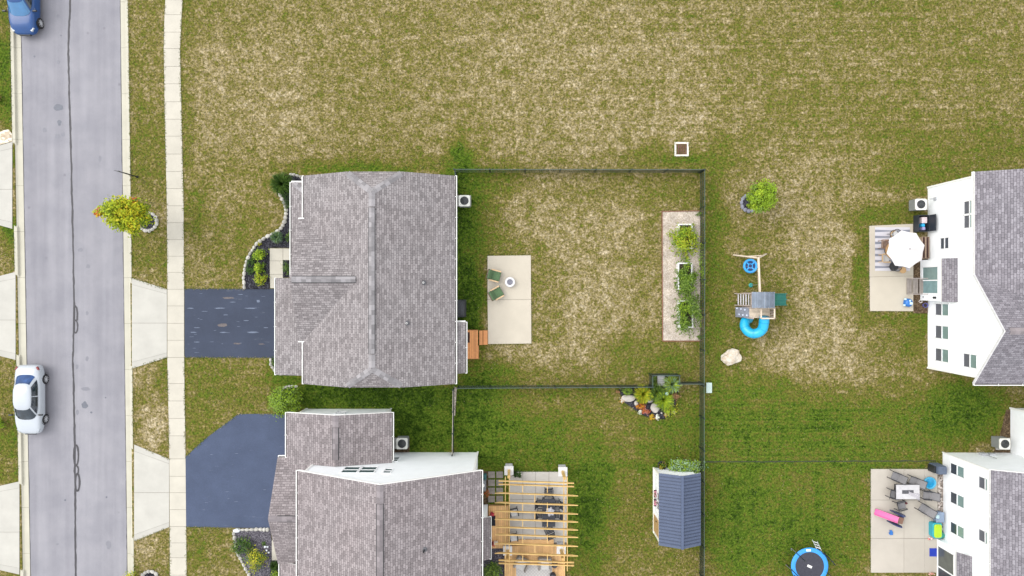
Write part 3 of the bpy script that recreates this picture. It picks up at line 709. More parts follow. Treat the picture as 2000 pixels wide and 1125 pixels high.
gutter(hB,(-15.4,-11.14,2.62),(-14.75,-11.14,2.62),(0,1,0),False)
gutter(hB,(-15.37,-18.2,2.32),(-15.37,YS,2.32),(-1,0,0)); gutter(hB,(-1.47,-17.9,2.53),(-1.47,-15.1,2.53),(1,0,0))
m=MB(True); m.bar((ew+.05,-18.3,5.22),(ew-.34,-18.3,5.14),.07,.1); m.build('gutter_return',trimW,hB)
for p,q in (((ew,yn+.01,5.14),(xr,yn+.01,8.24)),((xr,yn+.01,8.24),(ee,yn+.01,5.14)),((-14.75,-8.15,2.82),(-11.3,-8.15,3.84)),((-11.3,-8.15,3.84),(-7.86,-8.15,2.82))):
    m=MB(True); m.bar(p,q,.03,.15); m.build('rake_board',trimW,hB)
glassN=M('window_glass_dull',(.055,.085,.085),.7,.2,2,spec=.08)  # dull dark green glass with weak reflections
window(hB,(-10.62,-11.46,4.0),(1,0,0),(0,1,0),.98,1.45,'v',glassN,glassN); window(hB,(-9.54,-11.46,4.0),(1,0,0),(0,1,0),.98,1.45,'v',glassN,glassN)
window(hB,(-8.0,-11.46,4.45),(1,0,0),(0,1,0),.48,1.05,'v',glassN,glassN)
window(hB,(-8.12,-11.46,1.5),(1,0,0),(0,1,0),.55,1.1,'v',glassN,glassN)
window(hB,(-11.85,-8.43,1.15),(1,0,0),(0,1,0),.62,.95,'v',glassN,glassN)
m=MB(True); m.path([(-1.85,-12.75,5.0),(-2.2,-12.75,4.7),(-2.33,-12.75,4.4),(-2.33,-12.75,.6),(-1.8,-13.1,.12)],.05,8); m.build('downspout',trimW,hB)

# ---------------------------------------------------------------- white house top right
def west_window(h,X,y0,y1,z0,z1,mode='v',lo=None,up=None): return window(h,(X,y0,z0),(0,-1,0),(-1,0,0),y0-y1,z1-z0,mode,lo,up)
hC=thing('house','tall white house with a steep side gable and dark brown roof, behind the white parasol','house',(29.0,.6,0))
rf=MB(True)
X0=28.86
rf.slab([(X0,7.25,5.1),(X0,.83,5.1),(29.12,.55,5.23),(29.12,-2.5,5.23),(34.4,-2.5,7.87),(34.4,7.25,7.87)],.18,0,1,(0,1,0))
rf.slab([(X0,-2.53,7.77),(41,-2.53,7.77),(41,.84,5.1),(X0,.84,5.1)],.18,0,1,(1,0,0))
rf.slab([(X0,-5.98,5.06),(41,-5.98,5.06),(41,-2.53,7.77),(X0,-2.53,7.77)],.18,0,1,(1,0,0))
rf.slab([(40,-2.5,5.1),(40,7.25,5.1),(34.4,7.25,7.87),(34.4,-2.5,7.87)],.18,0,1,(0,1,0))
rf.slab([(28.43,1.96,2.46),(28.43,-.92,2.46),(28.99,-.92,3.25),(28.99,1.96,3.25)],.1,0,1,(0,1,0))
roofC=rf.build('roof',[shC,trimW],hC)
ridgevent(roofC,(X0+.3,-2.53,7.77),(41,-2.53,7.77),.4,M('ridge_cap_brown',(.2,.175,.18),.95,.1,6,island=.2),.7,.03,'ridge_cap')
m=MB(True)
P=[(-5.55,0),(7.0,0),(7.0,5.0),(.72,5.0),(-2.53,7.58),(-5.55,5.12)]
A=[Vector((29.0,y,z)) for y,z in P]; B=[Vector((40,y,z)) for y,z in P]
m.poly(list(reversed(A))); m.poly(B)
for i in range(6): m.poly([A[i],A[(i+1)%6],B[(i+1)%6],B[i]])
m.bx(28.46,-.86,0,29.02,1.93,2.5)
m.build('wall',sidW,hC)
gutter(hC,(X0,7.25,5.0),(X0,.86,5.0),(-1,0,0),False); gutter(hC,(X0,-5.98,4.98),(41,-5.98,4.98),(0,-1,0))
for p,q in (((X0-.01,.84,5.0),(X0-.01,-2.53,7.67)),((X0-.01,-2.53,7.67),(X0-.01,-5.98,4.96))):
    m=MB(True); m.bar(p,q,.03,.16); m.build('rake_board',M('rake_board_grey_white',(.62,.62,.63),.5),hC)
for a in ((28.94,6.94,0,29.0,7.06,5.0),(28.94,-5.61,0,29.0,-5.49,5.0)):
    m=MB(True); m.bx(*a); m.build('corner_trim',trimW,hC)
west_window(hC,29.0,-1.05,-1.86,.90,2.36); west_window(hC,29.0,-2.54,-3.43,.90,2.36); west_window(hC,29.0,-4.09,-4.97,.90,2.36)
west_window(hC,29.0,-4.17,-5.05,3.82,5.12); west_window(hC,29.0,5.54,4.70,3.88,5.0); west_window(hC,29.0,4.64,3.80,3.88,5.0)
west_window(hC,29.0,3.38,2.62,1.45,2.38,'v',glassD,glassD)
d=MB(True)
for a,c in (((28.44,1.45,.36),(28.44,1.45,2.08)),((28.44,.52,.36),(28.44,.52,2.08)),((28.44,-.38,.36),(28.44,-.38,2.08)),((28.44,1.5,2.08),(28.44,-.43,2.08)),((28.44,1.5,.34),(28.44,-.43,.34))): d.bar(a,c,.07,.05,0,up=Vector((-1,0,0)))
d=d.build('patio_door',frameW,hC)
m=MB(True); m.poly([(28.448,1.42,.38),(28.448,1.42,2.05),(28.448,.55,2.05),(28.448,.55,.38)]); m.build('pane',glassL,d)
m=MB(True); m.poly([(28.448,.49,.38),(28.448,.49,2.05),(28.448,-.35,2.05),(28.448,-.35,.38)]); m.build('pane',M('window_glass_teal',(.16,.26,.27),.1,.2,1.5,spec=.6),d)
m=MB(True); m.bx(28.40,-.72,1.55,28.46,-.58,1.85); m.build('wall_lamp',darkM,hC)
m=MB(True); m.bx(28.42,-.68,.35,28.46,-.56,.5); m.build('outlet_cover',M('outlet_grey',(.4,.4,.42),.5),hC)
m=MB(True); m.tube((28.97,6.1,.9),(28.6,6.1,.9),.03); m.bx(28.9,6.0,.8,29.0,6.2,1.05); m.build('hose_bib',M('meter_grey',(.35,.36,.38),.4),hC)

# ---------------------------------------------------------------- white house bottom right
hD=thing('house','white two storey house at the corner with paired windows facing a patio full of toys','house',(30.04,-14,0))
rf=MB(True); XD=29.84; yn=-11.35
rf.slab([(XD,yn,5.1),(XD,YS,5.1),(35.2,YS,7.78),(35.2,yn,7.78)],.18,0,1,(0,1,0))
rf.slab([(40.5,YS,5.1),(40.5,yn,5.1),(35.2,yn,7.78),(35.2,YS,7.78)],.18,0,1,(0,1,0))
rf.slab([(29.52,-17.53,2.3),(29.52,YS,2.3),(30.03,YS,3.1),(30.03,-17.53,3.1)],.1,0,1,(0,1,0))
rf.slab([(34.4,-8.2,2.95),(34.4,-11.40,2.95),(37.6,-11.40,4.2),(37.6,-8.2,4.2)],.15,0,1,(0,1,0))
rf.slab([(40.8,-11.40,2.95),(40.8,-8.2,2.95),(37.6,-8.2,4.2),(37.6,-11.40,4.2)],.15,0,1,(0,1,0))
rf.build('roof',[shC,trimW],hD)
m=MB(True); gable_body(m,30.04,40.3,YS,-11.48,'x',5.0,7.5); m.bx(29.6,YS,0,30.06,-17.47,2.3); gable_body(m,34.75,40.4,-11.5,-8.375,'x',2.9,4.0)
m.build('wall',sidW,hD)
for a in ((29.98,-11.48,0,30.10,-11.42,5.0),(34.69,-8.43,0,34.80,-8.31,2.85)):
    m=MB(True); m.bx(*a); m.build('corner_trim',trimW,hD)
gutter(hD,(XD,yn,5.0),(XD,YS,5.0),(-1,0,0)); gutter(hD,(29.52,-17.53,2.24),(29.52,YS,2.24),(-1,0,0),False)
m=MB(True); m.bar((XD,yn+.01,4.95),(35.2,yn+.01,7.62),.03,.15); m.build('rake_board',trimW,hD)
for y0,y1 in ((-11.93,-12.66),(-13.88,-14.66),(-15.94,-16.7)): west_window(hD,30.04,y0,y1,.88,2.34,'v',glassD,glassL)
for y0,y1 in ((-12.06,-12.82),(-15.44,-16.2)): west_window(hD,30.04,y0,y1,3.74,4.98)
d=MB(True)
for a,c in (((29.58,-17.85,.2),(29.58,-17.85,1.95)),((29.58,-19.3,.2),(29.58,-19.3,1.95)),((29.58,-20.8,.2),(29.58,-20.8,1.95)),((29.58,-17.8,1.95),(29.58,-20.85,1.95)),((29.58,-17.8,.18),(29.58,-20.85,.18))): d.bar(a,c,.09,.05,0,up=Vector((-1,0,0)))
d=d.build('patio_door',frameW,hD)
for a,b,gm in ((-17.9,-19.25,M('window_glass_olive',(.09,.10,.09),.1,.2,1.5,spec=.6)),(-19.35,-20.75,glassD)):
    m=MB(True); m.poly([(29.588,a,.22),(29.588,a,1.92),(29.588,b,1.92),(29.588,b,.22)]); m.build('pane',gm,d)
m=MB(True); m.bx(32.2,-11.48,.5,32.6,-11.33,.9); m.tube((32.4,-11.4,.9),(32.4,-11.4,2.0),.025); m.build('utility_meter',M('meter_grey',(.35,.36,.38),.4),hD)
m=MB(True); m.bx(32.75,-11.48,.55,33.2,-11.35,.85); m.build('utility_box',M('meter_grey',(.35,.36,.38),.4),hD)

# ---------------------------------------------------------------- garden shed
sh=thing('shed','white garden shed with a blue grey standing seam metal roof beside the black fence','shed',(11.14,-14.7,0))
metR=M('blue_grey_metal_roof',(.072,.093,.150),.55,.08,2,spec=.3)
rf=MB(True); ya,yb=-12.29,-17.09
rf.slab([(9.75,ya,2.3),(9.75,yb,2.3),(11.14,yb,3.0),(11.14,ya,3.0)],.06,0,1); rf.slab([(12.54,yb,2.3),(12.54,ya,2.3),(11.14,ya,3.0),(11.14,yb,3.0)],.06,0,1)
for i in range(1,22):
    y=lerp(ya,yb,i/22)
    for sx,x in ((1,9.75),(-1,12.54)): rf.bar((x,y,2.315),(11.14-sx*.07,y,2.985),.04,.035,2)
rf=rf.build('roof',[metR,trimW,M('blue_grey_metal_seam',(.035,.048,.085),.5,.08,2)],sh)
m=MB(True); m.bar((11.14,ya+.01,3.03),(11.14,yb-.01,3.03),.16,.05); m.build('ridge_cap',metR,rf)
m=MB(True); gable_body(m,9.89,12.35,-17.05,-12.54,'x',2.28,2.9); m.build('wall',sidW,sh)
m=MB(True); m.bx(9.82,-17.05,0,9.9,-12.5,.14); m.bx(9.86,-12.6,.14,9.92,-12.48,2.25); m.bx(9.86,-17.08,.14,9.92,-16.96,2.25); m.build('base_trim',M('shed_trim_cream',(.72,.70,.62),.6,.05),sh)
dm=MB(True); dm.bx(9.85,-16.85,.16,9.89,-15.7,2.0); dd=dm.build('door',M('shed_door_tan',(.42,.27,.12),.6,.15,6),sh)
m=MB(True); m.bx(9.80,-15.95,1.0,9.85,-15.9,1.15); m.build('handle',darkM,dd)
window(sh,(9.89,-13.75,1.2),(0,-1,0),(-1,0,0),1.2,.75,'h',glassD,glassD)
pinkL=leafm('pink_blossom',[(.55,.16,.24),(.62,.30,.36),(.10,.14,.04)])
for y0 in (-13.8,-14.4):
    m=MB(True); m.bx(9.70,y0-.5,.92,9.86,y0,1.08); wb=m.build('window_box',M('window_box_dark',(.06,.04,.05),.6),sh)
    m=MB(True); m.leaves((9.78,y0-.25,1.15),(.10,.24,.12),120,.05,rng,3,8); m.build('flowers',pinkL,wb)
# ================================================================== CARS
rubber=M('tyre_rubber',(.012,.012,.013),.8,.1,9); rimM=M('alloy_rim',(.55,.56,.58),.4,.05,4,metal=.3); autoG=M('car_glass',(.012,.02,.03),.04,.1,2,spec=.8)
def car(name,label,loc,rz,paint,st,belt,roofr,zb,zr,wheels,rw,xw,glassW,glassR,grp=None):
    t=thing(name,label,'car',loc,rz,grp)
    m=MB(); rings=[]
    for y,hw,zl,zs,zt in st:
        h=[(hw*.88,zl),(hw,zl+.16),(hw*1.0,(zl+zs)/2),(hw*.975,zs),(hw*.82,lerp(zs,zt,.75)),(hw*.42,zt)]
        rings.append([(x,y,z) for x,z in h]+[(-x,y,z) for x,z in reversed(h)])
    n=12; V=[p for r in rings for p in r]; F=[]
    for i in range(len(rings)-1):
        for k in range(n): F.append((i*n+k,(i+1)*n+k,(i+1)*n+(k+1)%n,i*n+(k+1)%n))
    F.append(tuple(range(n))); F.append(tuple(reversed([(len(rings)-1)*n+k for k in range(n)])))
    m.faces(V,F); body=m.build('body',paint,t,smooth=True,sub=1)
    # cabin: rounded-box section that leans in and shortens from the belt line up to the roof
    E=4.2
    def cl(t):
        f=t**1.15; yf,yr=lerp(belt[0],roofr[0],f),lerp(belt[1],roofr[1],f); return lerp(belt[2],roofr[2],f),(yf+yr)/2,(yf-yr)/2
    def endp(x,t,sg,o=0):
        w_,yc,l=cl(t); return Vector((x*w_,yc+sg*(l*(1-abs(x)**E)**(1/E)+.07*(1-x*x))+sg*o,lerp(zb,zr,t)+o*.7))
    def sidep(v,t,sg,o=0):
        w_,yc,l=cl(t); return Vector((sg*(w_*(1-abs(v)**E)**(1/E)+o),yc+v*l,lerp(zb,zr,t)+o*.4))
    def rnd(t,n=40):
        w_,yc,l=cl(t); P=[]
        for k in range(n):
            a=2*math.pi*k/n; c_,s_=math.cos(a),math.sin(a); x=math.copysign(abs(c_)**(2/E),c_); y=math.copysign(abs(s_)**(2/E),s_)
            P.append(Vector((x*w_,yc+y*l+math.copysign(.07,y)*(1-x*x)*(abs(y)>.3),lerp(zb,zr,t))))
        return P
    m=MB(); rg_=[rnd(t_) for t_ in (0,.35,.7,.9,1)]; top=rg_[-1]; ct=sum(top,Vector())/len(top)
    for k_,dz in ((.93,.028),(.75,.055),(.4,.075)): rg_.append([ct+(p-ct)*k_+Vector((0,0,dz)) for p in top])
    n=40; V=[p for r in rg_ for p in r]; F=[(i*n+k,i*n+(k+1)%n,(i+1)*n+(k+1)%n,(i+1)*n+k) for i in range(len(rg_)-1) for k in range(n)]; F.append(tuple((len(rg_)-1)*n+k for k in range(n)))
    m.faces(V,F); m.build('roof',paint,t,smooth=True)
    def grid(nm,f,us,ts,mt,flip=False):
        m=MB(); G=[[f(u,t_) for u in us] for t_ in ts]
        for i in range(len(ts)-1):
            for j in range(len(us)-1):
                q=[G[i][j],G[i][j+1],G[i+1][j+1],G[i+1][j]]; m.poly(list(reversed(q)) if flip else q)
        return m.build(nm,mt,t,smooth=True)
    xs=[-.86+.172*i for i in range(11)]; ts=[.05,.3,.6,.9]
    grid('windshield',lambda u,t_:endp(u*(1-.05*t_),t_,1,.013),xs,ts,glassW,True)
    grid('rear_window',lambda u,t_:endp(u*(1-.06*t_),t_,-1,.013),[x*.92 for x in xs],[.12,.35,.6,.88],glassR)
    for sg in (-1,1):
        for v0,v1 in ((-.78,-.05),(.01,.80)):
            vs_=[lerp(v0,v1,i/5) for i in range(6)]; grid('side_window',lambda u,t_:sidep(u,t_,sg,.013),vs_,[.10,.4,.7,.90],autoG,sg<0)
    for s_ in (-1,1):
        for y in wheels:
            m=MB(); m.tube((s_*(xw-.24),y,rw),(s_*xw,y,rw),rw,rw,24); m.tube((s_*(xw-.03),y,rw),(s_*(xw+.02),y,rw),rw*.97,rw*.82,24)
            wh=m.build('wheel',rubber,t)
            m=MB(); m.tube((s_*(xw-.02),y,rw),(s_*(xw+.012),y,rw),rw*.70,rw*.70,20,1)
            for k in range(9):
                an=2*math.pi*k/9; m.bar((s_*(xw+.026),y+.05*math.cos(an),rw+.05*math.sin(an)),(s_*(xw+.026),y+rw*.68*math.cos(an),rw+rw*.68*math.sin(an)),.04,.025,0,up=Vector((1,0,0)))
            m.lathe([(.001,0),(.07,0)],(0,0,0),3) if False else None
            m.tube((s_*(xw+.01),y,rw),(s_*(xw+.045),y,rw),.075,.06,12); m.build('rim',[rimM,darkM],wh)
            m=MB(); V=[]
            for k in range(13):
                an=math.pi*k/12; V.append((s_*(xw-.035),y+(rw+.07)*math.cos(an),rw+(rw+.07)*math.sin(an)))
            m.poly(V if s_<0 else list(reversed(V))); m.build('wheel_arch',darkM,t)
        m=MB(); m.box((s_*(belt[2]+.21),belt[0]-.28,zb+.07),(.24,.11,.14),0); m.bar((s_*(belt[2]-.02),belt[0]-.28,zb+.05),(s_*(belt[2]+.12),belt[0]-.28,zb+.05),.05,.04); m.build('side_mirror',darkM,t,bevel=.02)
        f=st[-3]; m=MB(); m.box((s_*f[1]*.78,f[0]-.03,f[3]-.02),(.22,.30,.13),s_*.55,0,R(-8)); m.build('headlight',M('headlight_lens',(.32,.35,.38),.12,.15,9,spec=.7),t,bevel=.03)
        r_=st[2]; m=MB(); m.box((s_*r_[1]*.84,r_[0]-.05,r_[3]-.02),(.15,.26,.12),s_*-.45); m.build('tail_light',M('tail_light_red',(.16,.012,.014),.2,.1,5),t,bevel=.03)
        for y in (-.35,.62): 
            m=MB(); m.box((s_*(xw-.005),y,zb-.10),(.03,.2,.035)); m.build('door_handle',paint,t)
    m=MB(); f=st[-1]; m.box((0,f[0]-.05,f[2]+.13),(f[1]*1.5,.2,.16)); m.build('grille',darkM,t,bevel=.02)
    return t
white=M('white_car_paint',(.39,.42,.455),.3,.03,1,coat=.5)
blue=M('dark_blue_car_paint',(.012,.055,.18),.3,.10,2,spec=.35,coat=.25)
gl1=M('windshield_glass_grey',(.02,.03,.04),.12,.5,2.5,spec=.5); gl2=M('rear_glass_blue',(.015,.05,.15),.35,.5,3,spec=.35); gl3=M('windshield_glass_bright_blue',(.03,.14,.30),.05,.15,1.5,spec=.9)
c0=W(68.5,779.5)
car('parked_car','white saloon car parked along the left kerb',((-932)/KP,-7.69,-.125),R(180),white,
 [(-2.40,.60,.42,.60,.72),(-2.34,.78,.32,.76,.90),(-2.12,.86,.26,.90,1.04),(-1.6,.905,.2,.92,1.06),(-.9,.915,.2,.92,1.0),(0,.92,.2,.92,.98),(.9,.92,.2,.91,.98),(1.25,.915,.2,.89,.98),(1.75,.89,.22,.82,.92),(2.12,.82,.26,.72,.82),(2.32,.68,.30,.60,.70),(2.39,.50,.36,.52,.6)],
 (1.28,-1.78,.82,.76),(.44,-1.02,.60,.585),.95,1.42,(1.40,-1.36),.34,.915,gl1,gl2)
car('parked_car','dark blue hatchback car cut off by the top edge of the photo',((-942)/KP,19.75,-.125),R(180),blue,
 [(-2.25,.6,.42,.9,1.0),(-2.2,.78,.32,1.0,1.1),(-2.0,.88,.26,1.02,1.12),(-1.6,.92,.2,1.02,1.12),(-.9,.93,.2,1.02,1.1),(0,.935,.2,1.02,1.08),(.7,.935,.2,1.01,1.08),(1.05,.93,.22,1.0,1.08),(1.6,.90,.24,.92,1.02),(1.98,.82,.28,.80,.90),(2.18,.70,.32,.66,.76),(2.26,.52,.4,.56,.64)],
 (1.10,-2.1,.84,.78),(.25,-1.75,.63,.6),1.04,1.60,(1.38,-1.28),.36,.93,gl3,gl2)

# ================================================================== FENCES, SIGN, DRAIN, UTILITIES
fenM=M('black_fence_metal',(.018,.030,.028),.4,.15,5); railM=M('fence_rail_grey_green',(.055,.085,.08),.4,.1,5)
def fence(label, pts, ht=1.22, step=2.35, z0=0, name='metal_fence', mats=None):
    a,b=mats or (fenM,railM)
    P=[W(*p) for p in pts]; t=thing(name,label,'fence',P[0])
    pk=MB(True); rl=MB(True)
    for p,q in zip(P,P[1:]):
        L=(q-p).length; d=(q-p)/L; k=max(1,round(L/step))
        for i in range(int(L/.115)):
            c=p+d*(.06+i*.115); pk.bar((c.x,c.y,.06),(c.x,c.y,ht-.02),.034,.034,0,up=Vector((1,.01,0)))
        for z in (.14,ht*.55): rl.bar(p+Vector((0,0,z)),q+Vector((0,0,z)),.028,.03)
        rl.bar(p+Vector((0,0,ht-.015)),q+Vector((0,0,ht-.015)),.035,.03,1)
        for i in range(k+1):
            if i==k and q is not P[-1]: continue
            c=p+d*L*i/k; m=MB(True); m.bx(c.x-.035,c.y-.035,0,c.x+.035,c.y+.035,ht+.05); m.bx(c.x-.045,c.y-.045,ht+.05,c.x+.045,c.y+.045,ht+.08); m.build('post',a,t)
    pk.build('picket_panel',a,t); rl.build('rail',[a,b],t); return t
fence('black picket fence between the upper yard and the open field',[(889.5,336.5),(1364,337)])
fence('long black picket fence running down between the back yards past the shed',[(1367,337.5),(1367,546),(1366,750),(1366,1180)])
fence('black picket fence with a square jog around the flower bed, dividing the two back yards',[(896,753.5),(1268,751.5),(1268,729.5),(1319,729.5),(1319,745.5),(1364,745.5)])
fence('short black fence return from the fence corner to the wall of the lavender roofed house',[(891.5,340.5),(892,377)],1.2,1.2)
fence('narrow pale topped fence between the two houses over a stony strip',[(887.5,757),(886,881)],1.2,1.75,mats=(fenM,M('fence_rail_pale',(.34,.30,.26),.5,.15)))
t=thing('street_sign','black street sign on a thin post by the kerb, seen edge on','sign',W(268.5,345.5))
m=MB(True); p=W(268.5,345.5); m.tube((p.x,p.y,0),(p.x,p.y,2.35),.045,.04,10); m.lathe([(.09,0),(.07,.12),(.045,.16)],(p.x,p.y,0),12); m.build('post',darkM,t)
m=MB(True); m.box((p.x,p.y,2.0),(.62,.03,.62),R(-12)); m.build('sign_panel',darkM,t)
d=thing('storm_drain','rusty storm drain grate in a square pale concrete collar in the dry field','storm drain',W(1331,291.5))
m=MB(True); p=W(1331,291.5); ow,iw=.49,.375
for a in ((-ow,-ow,ow,-iw),(-ow,iw,ow,ow),(-ow,-iw,-iw,iw),(iw,-iw,ow,iw)): m.bx(p.x+a[0],p.y+a[1],-.1,p.x+a[2],p.y+a[3],.05)
m.build('collar',M('drain_collar',(.64,.60,.53),.9,.1,3),d)
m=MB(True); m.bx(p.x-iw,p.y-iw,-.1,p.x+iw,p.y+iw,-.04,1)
for i in range(5): m.bx(p.x-iw+.66*i/4-.02,p.y-iw,-.02,p.x-iw+.66*i/4+.02,p.y+iw,.035)
for i in range(8): m.bx(p.x-iw,p.y-iw+.66*i/7-.012,-.02,p.x+iw,p.y-iw+.66*i/7+.012,.028)
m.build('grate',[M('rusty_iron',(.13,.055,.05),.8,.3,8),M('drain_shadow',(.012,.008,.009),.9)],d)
m=MB(True); p=W(1384,757); m.bx(p.x-.2,p.y-.36,0,p.x+.2,p.y+.36,.16); o=m.build('utility_box',M('pale_green_plastic',(.42,.52,.48),.5,.08,3),None,p,bevel=.03); tag(o,'pale green utility box lid in the grass beside the fence junction','utility box')

# --- air conditioners
acW=M('ac_housing_white',(.70,.69,.64),.45,.05,3); acG=M('ac_louvre_grey',(.20,.21,.20),.5,.1,4)
def ac(label,px,py,pad,ht=.92,sz=.76,side=acG,rzp=0):
    p=W(px,py,ht); p.z=.09
    m=MB(True); a,b=W(*pad[0]),W(*pad[1]); m.bx(min(a.x,b.x),min(a.y,b.y),-.02,max(a.x,b.x),max(a.y,b.y),.09)
    o=m.build('equipment_pad',M('pad_grey',(.42,.41,.38),.85,.1,3),None,((a.x+b.x)/2,(a.y+b.y)/2,0)); tag(o,'grey pad under the '+label.replace(' with grey louvres','').replace('white ','').replace(' in the corner',''),'pad')
    t=thing('air_conditioner',label,'air conditioner',p,0,'air conditioning units beside the houses'); h=sz/2
    m=MB(); m.bx(-h*.95,-h*.95,0,h*.95,h*.95,ht-.16,1)
    for i in range(9): m.bx(-h*.97,-h*.97,.06+i*.075,h*.97,h*.97,.085+i*.075,1)
    m.build('cabinet',[acW,side],t)
    m=MB(); pts=[]
    for cx,cy,a0 in ((1,1,0),(-1,1,90),(-1,-1,180),(1,-1,270)):
        for k in range(5):
            an=R(a0+22.5*k); pts.append((cx*(h-.1)+.1*math.cos(an),cy*(h-.1)+.1*math.sin(an)))
    m.prism(pts,ht-.16,ht-.09); top=m.build('top_cover',acW,t,bevel=.015)
    m=MB(); m.lathe([(.29,0),(.29,.012),(.02,.05)],(0,0,ht-.088),28,0)
    for r in (.08,.13,.18,.23,.28):
        m.path([(r*math.cos(2*math.pi*k/24),r*math.sin(2*math.pi*k/24),ht-.03-(r*.12)) for k in range(25)],.006,5,1,False)
    for k in range(8):
        an=2*math.pi*k/8; m.bar((0,0,ht-.02),(.29*math.cos(an),.29*math.sin(an),ht-.06),.008,.008,1)
    m.build('fan_grille',[M('fan_black',(.02,.022,.025),.3,.2,3),M('fan_wire_grey',(.09,.095,.10),.35)],t)
    return t
ac('white air conditioner at the back corner of the lavender roofed house',907,392,[(889,403),(920,382)])
ac('white air conditioner in the corner behind the garage wing of the lower house',785,866.5,[(767,855),(796,876)])
ac('white air conditioner with grey louvres at the tall gabled house',1799,399,[(1783,390),(1812,410.5)])
ac('white air conditioner with grey louvres at the bottom right house wing',1963,867,[(1944,855),(1972,878)],.95,.74)

# ================================================================== PATIO BY THE FIRST HOUSE
cushG=M('green_cushion',(.075,.135,.062),.9,.15,9,.2); woodL=M('pale_teak',(.52,.36,.20),.6,.15,6); woodD=M('dark_wood_frame',(.09,.055,.03),.6,.2,6)
def armchair(name,label,loc,rz,cush,fr,arm,grp,sw=.62):
    t=thing(name,label,'chair',loc,rz,grp)
    m=MB(); m.box((0,.03,.34),(sw,.60,.13)); m.build('seat_cushion',cush,t,bevel=.035)
    m=MB(); m.box((0,-.37,.62),(sw,.13,.62),0,0,R(22)); m.build('back_cushion',cush,t,bevel=.035)
    m=MB(); m.bx(-sw/2,-.33,.22,sw/2,.34,.27); m.bar((-sw/2,-.30,.25),(-sw/2,-.56,.9),.05,.05); m.bar((sw/2,-.30,.25),(sw/2,-.56,.9),.05,.05); m.bar((-sw/2,-.57,.92),(sw/2,-.57,.92),.05,.05); m.build('frame',fr,t)
    for s_ in (-1,1):
        m=MB(); m.box((s_*(sw/2+.06),-.02,.56),(.085,.68,.035)); m.build('armrest',arm,t,bevel=.01)
        for y in (.29,-.31): 
            m=MB(); m.bx(s_*(sw/2+.06)-.025,y-.025,0,s_*(sw/2+.06)+.025,y+.025,.545); m.build('leg',fr,t)
    return t
ga='green cushioned armchairs by the fire pit'
armchair('armchair','green cushioned armchair nearest the top of the patio, facing the fire pit',W(968,539)+Vector((0,0,.07)),R(-105),cushG,woodD,woodL,ga)
armchair('armchair','green cushioned armchair tilted toward the fire pit, below its twin',W(972,572)+Vector((0,0,.07)),R(-61),cushG,woodD,woodL,ga)
p=W(996,551)+Vector((0,0,.07)); t=thing('fire_pit','round pale stone fire pit with a grey ash bowl on the patio','fire pit',p)
m=MB(); m.lathe([(.34,0),(.35,.12),(.35,.30),(.33,.33),(.22,.33),(.20,.28)],n=28); m.build('ring',M('fire_pit_stone',(.58,.57,.58),.8,.1,6),t)
m=MB(); m.lathe([(.215,.285),(.16,.22),(.001,.20)],n=24)
for k in range(9):
    an=2*math.pi*k/9; m.rock((.10*math.cos(an),.10*math.sin(an),.23),(.10,.09,.07),rng,0,1)
m.build('ash_bowl',M('ash_grey',(.16,.16,.19),.9,.3,9),t)
# grill under a cover
p=W(902,602); t=thing('covered_grill','black covered grill standing against the back wall of the lavender roofed house','grill',p)
m=MB(); 
def rr(wd,dp,r,n=5):
    o=[]
    for cx,cy,a0 in ((1,1,0),(-1,1,90),(-1,-1,180),(1,-1,270)):
        for k in range(n): an=R(a0+90*k/(n-1)); o.append((cx*(wd/2-r)+r*math.cos(an),cy*(dp/2-r)+r*math.sin(an)))
    return o
def loft(m,secs,mi=0):
    n=len(secs[0][0]); V=[];F=[]
    for pts,z in secs: V+=[(x,y,z) for x,y in pts]
    for i in range(len(secs)-1):
        for k in range(n): F.append((i*n+k,i*n+(k+1)%n,(i+1)*n+(k+1)%n,(i+1)*n+k))
    F.append(tuple((len(secs)-1)*n+k for k in range(n))); m.faces(V,F,mi)
covM=M('black_cover_fabric',(.030,.032,.037),.7,.3,5,.5,12)
loft(m,[(rr(.62,1.22,.1),0),(rr(.58,1.18,.1),.75),(rr(.55,1.16,.12),.92),(rr(.42,1.0,.14),1.08),(rr(.15,.7,.07),1.13)]); m.build('cover',covM,t,smooth=True)
m=MB(); m.bx(-.3,-.6,0,.3,.6,.06); m.build('cart_base',darkM,t)
# cedar deck with a step
cedar=M('cedar_boards',(.50,.215,.075),.65,.12,3,island=.16); cedarD=M('cedar_rim',(.40,.17,.06),.7,.15,4)
p=W(925,672); t=thing('deck','orange cedar deck landing with a step down to the patio','deck',p)
m=MB(True); a=W(910,645); b=W(934.5,698.5)
n=6
for i in range(n): m.bx(lerp(a.x,b.x,i/n)+.006,b.y,.50,lerp(a.x,b.x,(i+1)/n)-.006,a.y,.54)
m.build('boards',cedar,t)
for q in ((a.x,b.y-.04,.05,b.x+.04,b.y,.535),(b.x,b.y,.05,b.x+.04,W(0,674).y,.535),(a.x,a.y,.05,b.x,a.y+.04,.535)):
    m=MB(True); m.bx(*q); m.build('rim_joist',cedarD,t)
for x0,x1,z in ((936.5,943,.36),(944,952.5,.20)):
    m=MB(True); m.bx(W(x0,0).x,W(0,673).y,z-.04,W(x1,0).x,W(0,645).y,z); m.bx(W(x1,0).x-.03,W(0,673).y,.03,W(x1,0).x,W(0,645).y,z-.04,1); m.build('step',[cedar,cedarD],t)
m=MB(True); m.bx(a.x+.04,W(0,668).y,.54,W(918.5,0).x,W(0,648).y,.552); tag(m.build('doormat',M('doormat_dark',(.035,.02,.015),.95),None,W(914,658)+Vector((0,0,.54))),'dark brown doormat on the cedar deck','doormat')

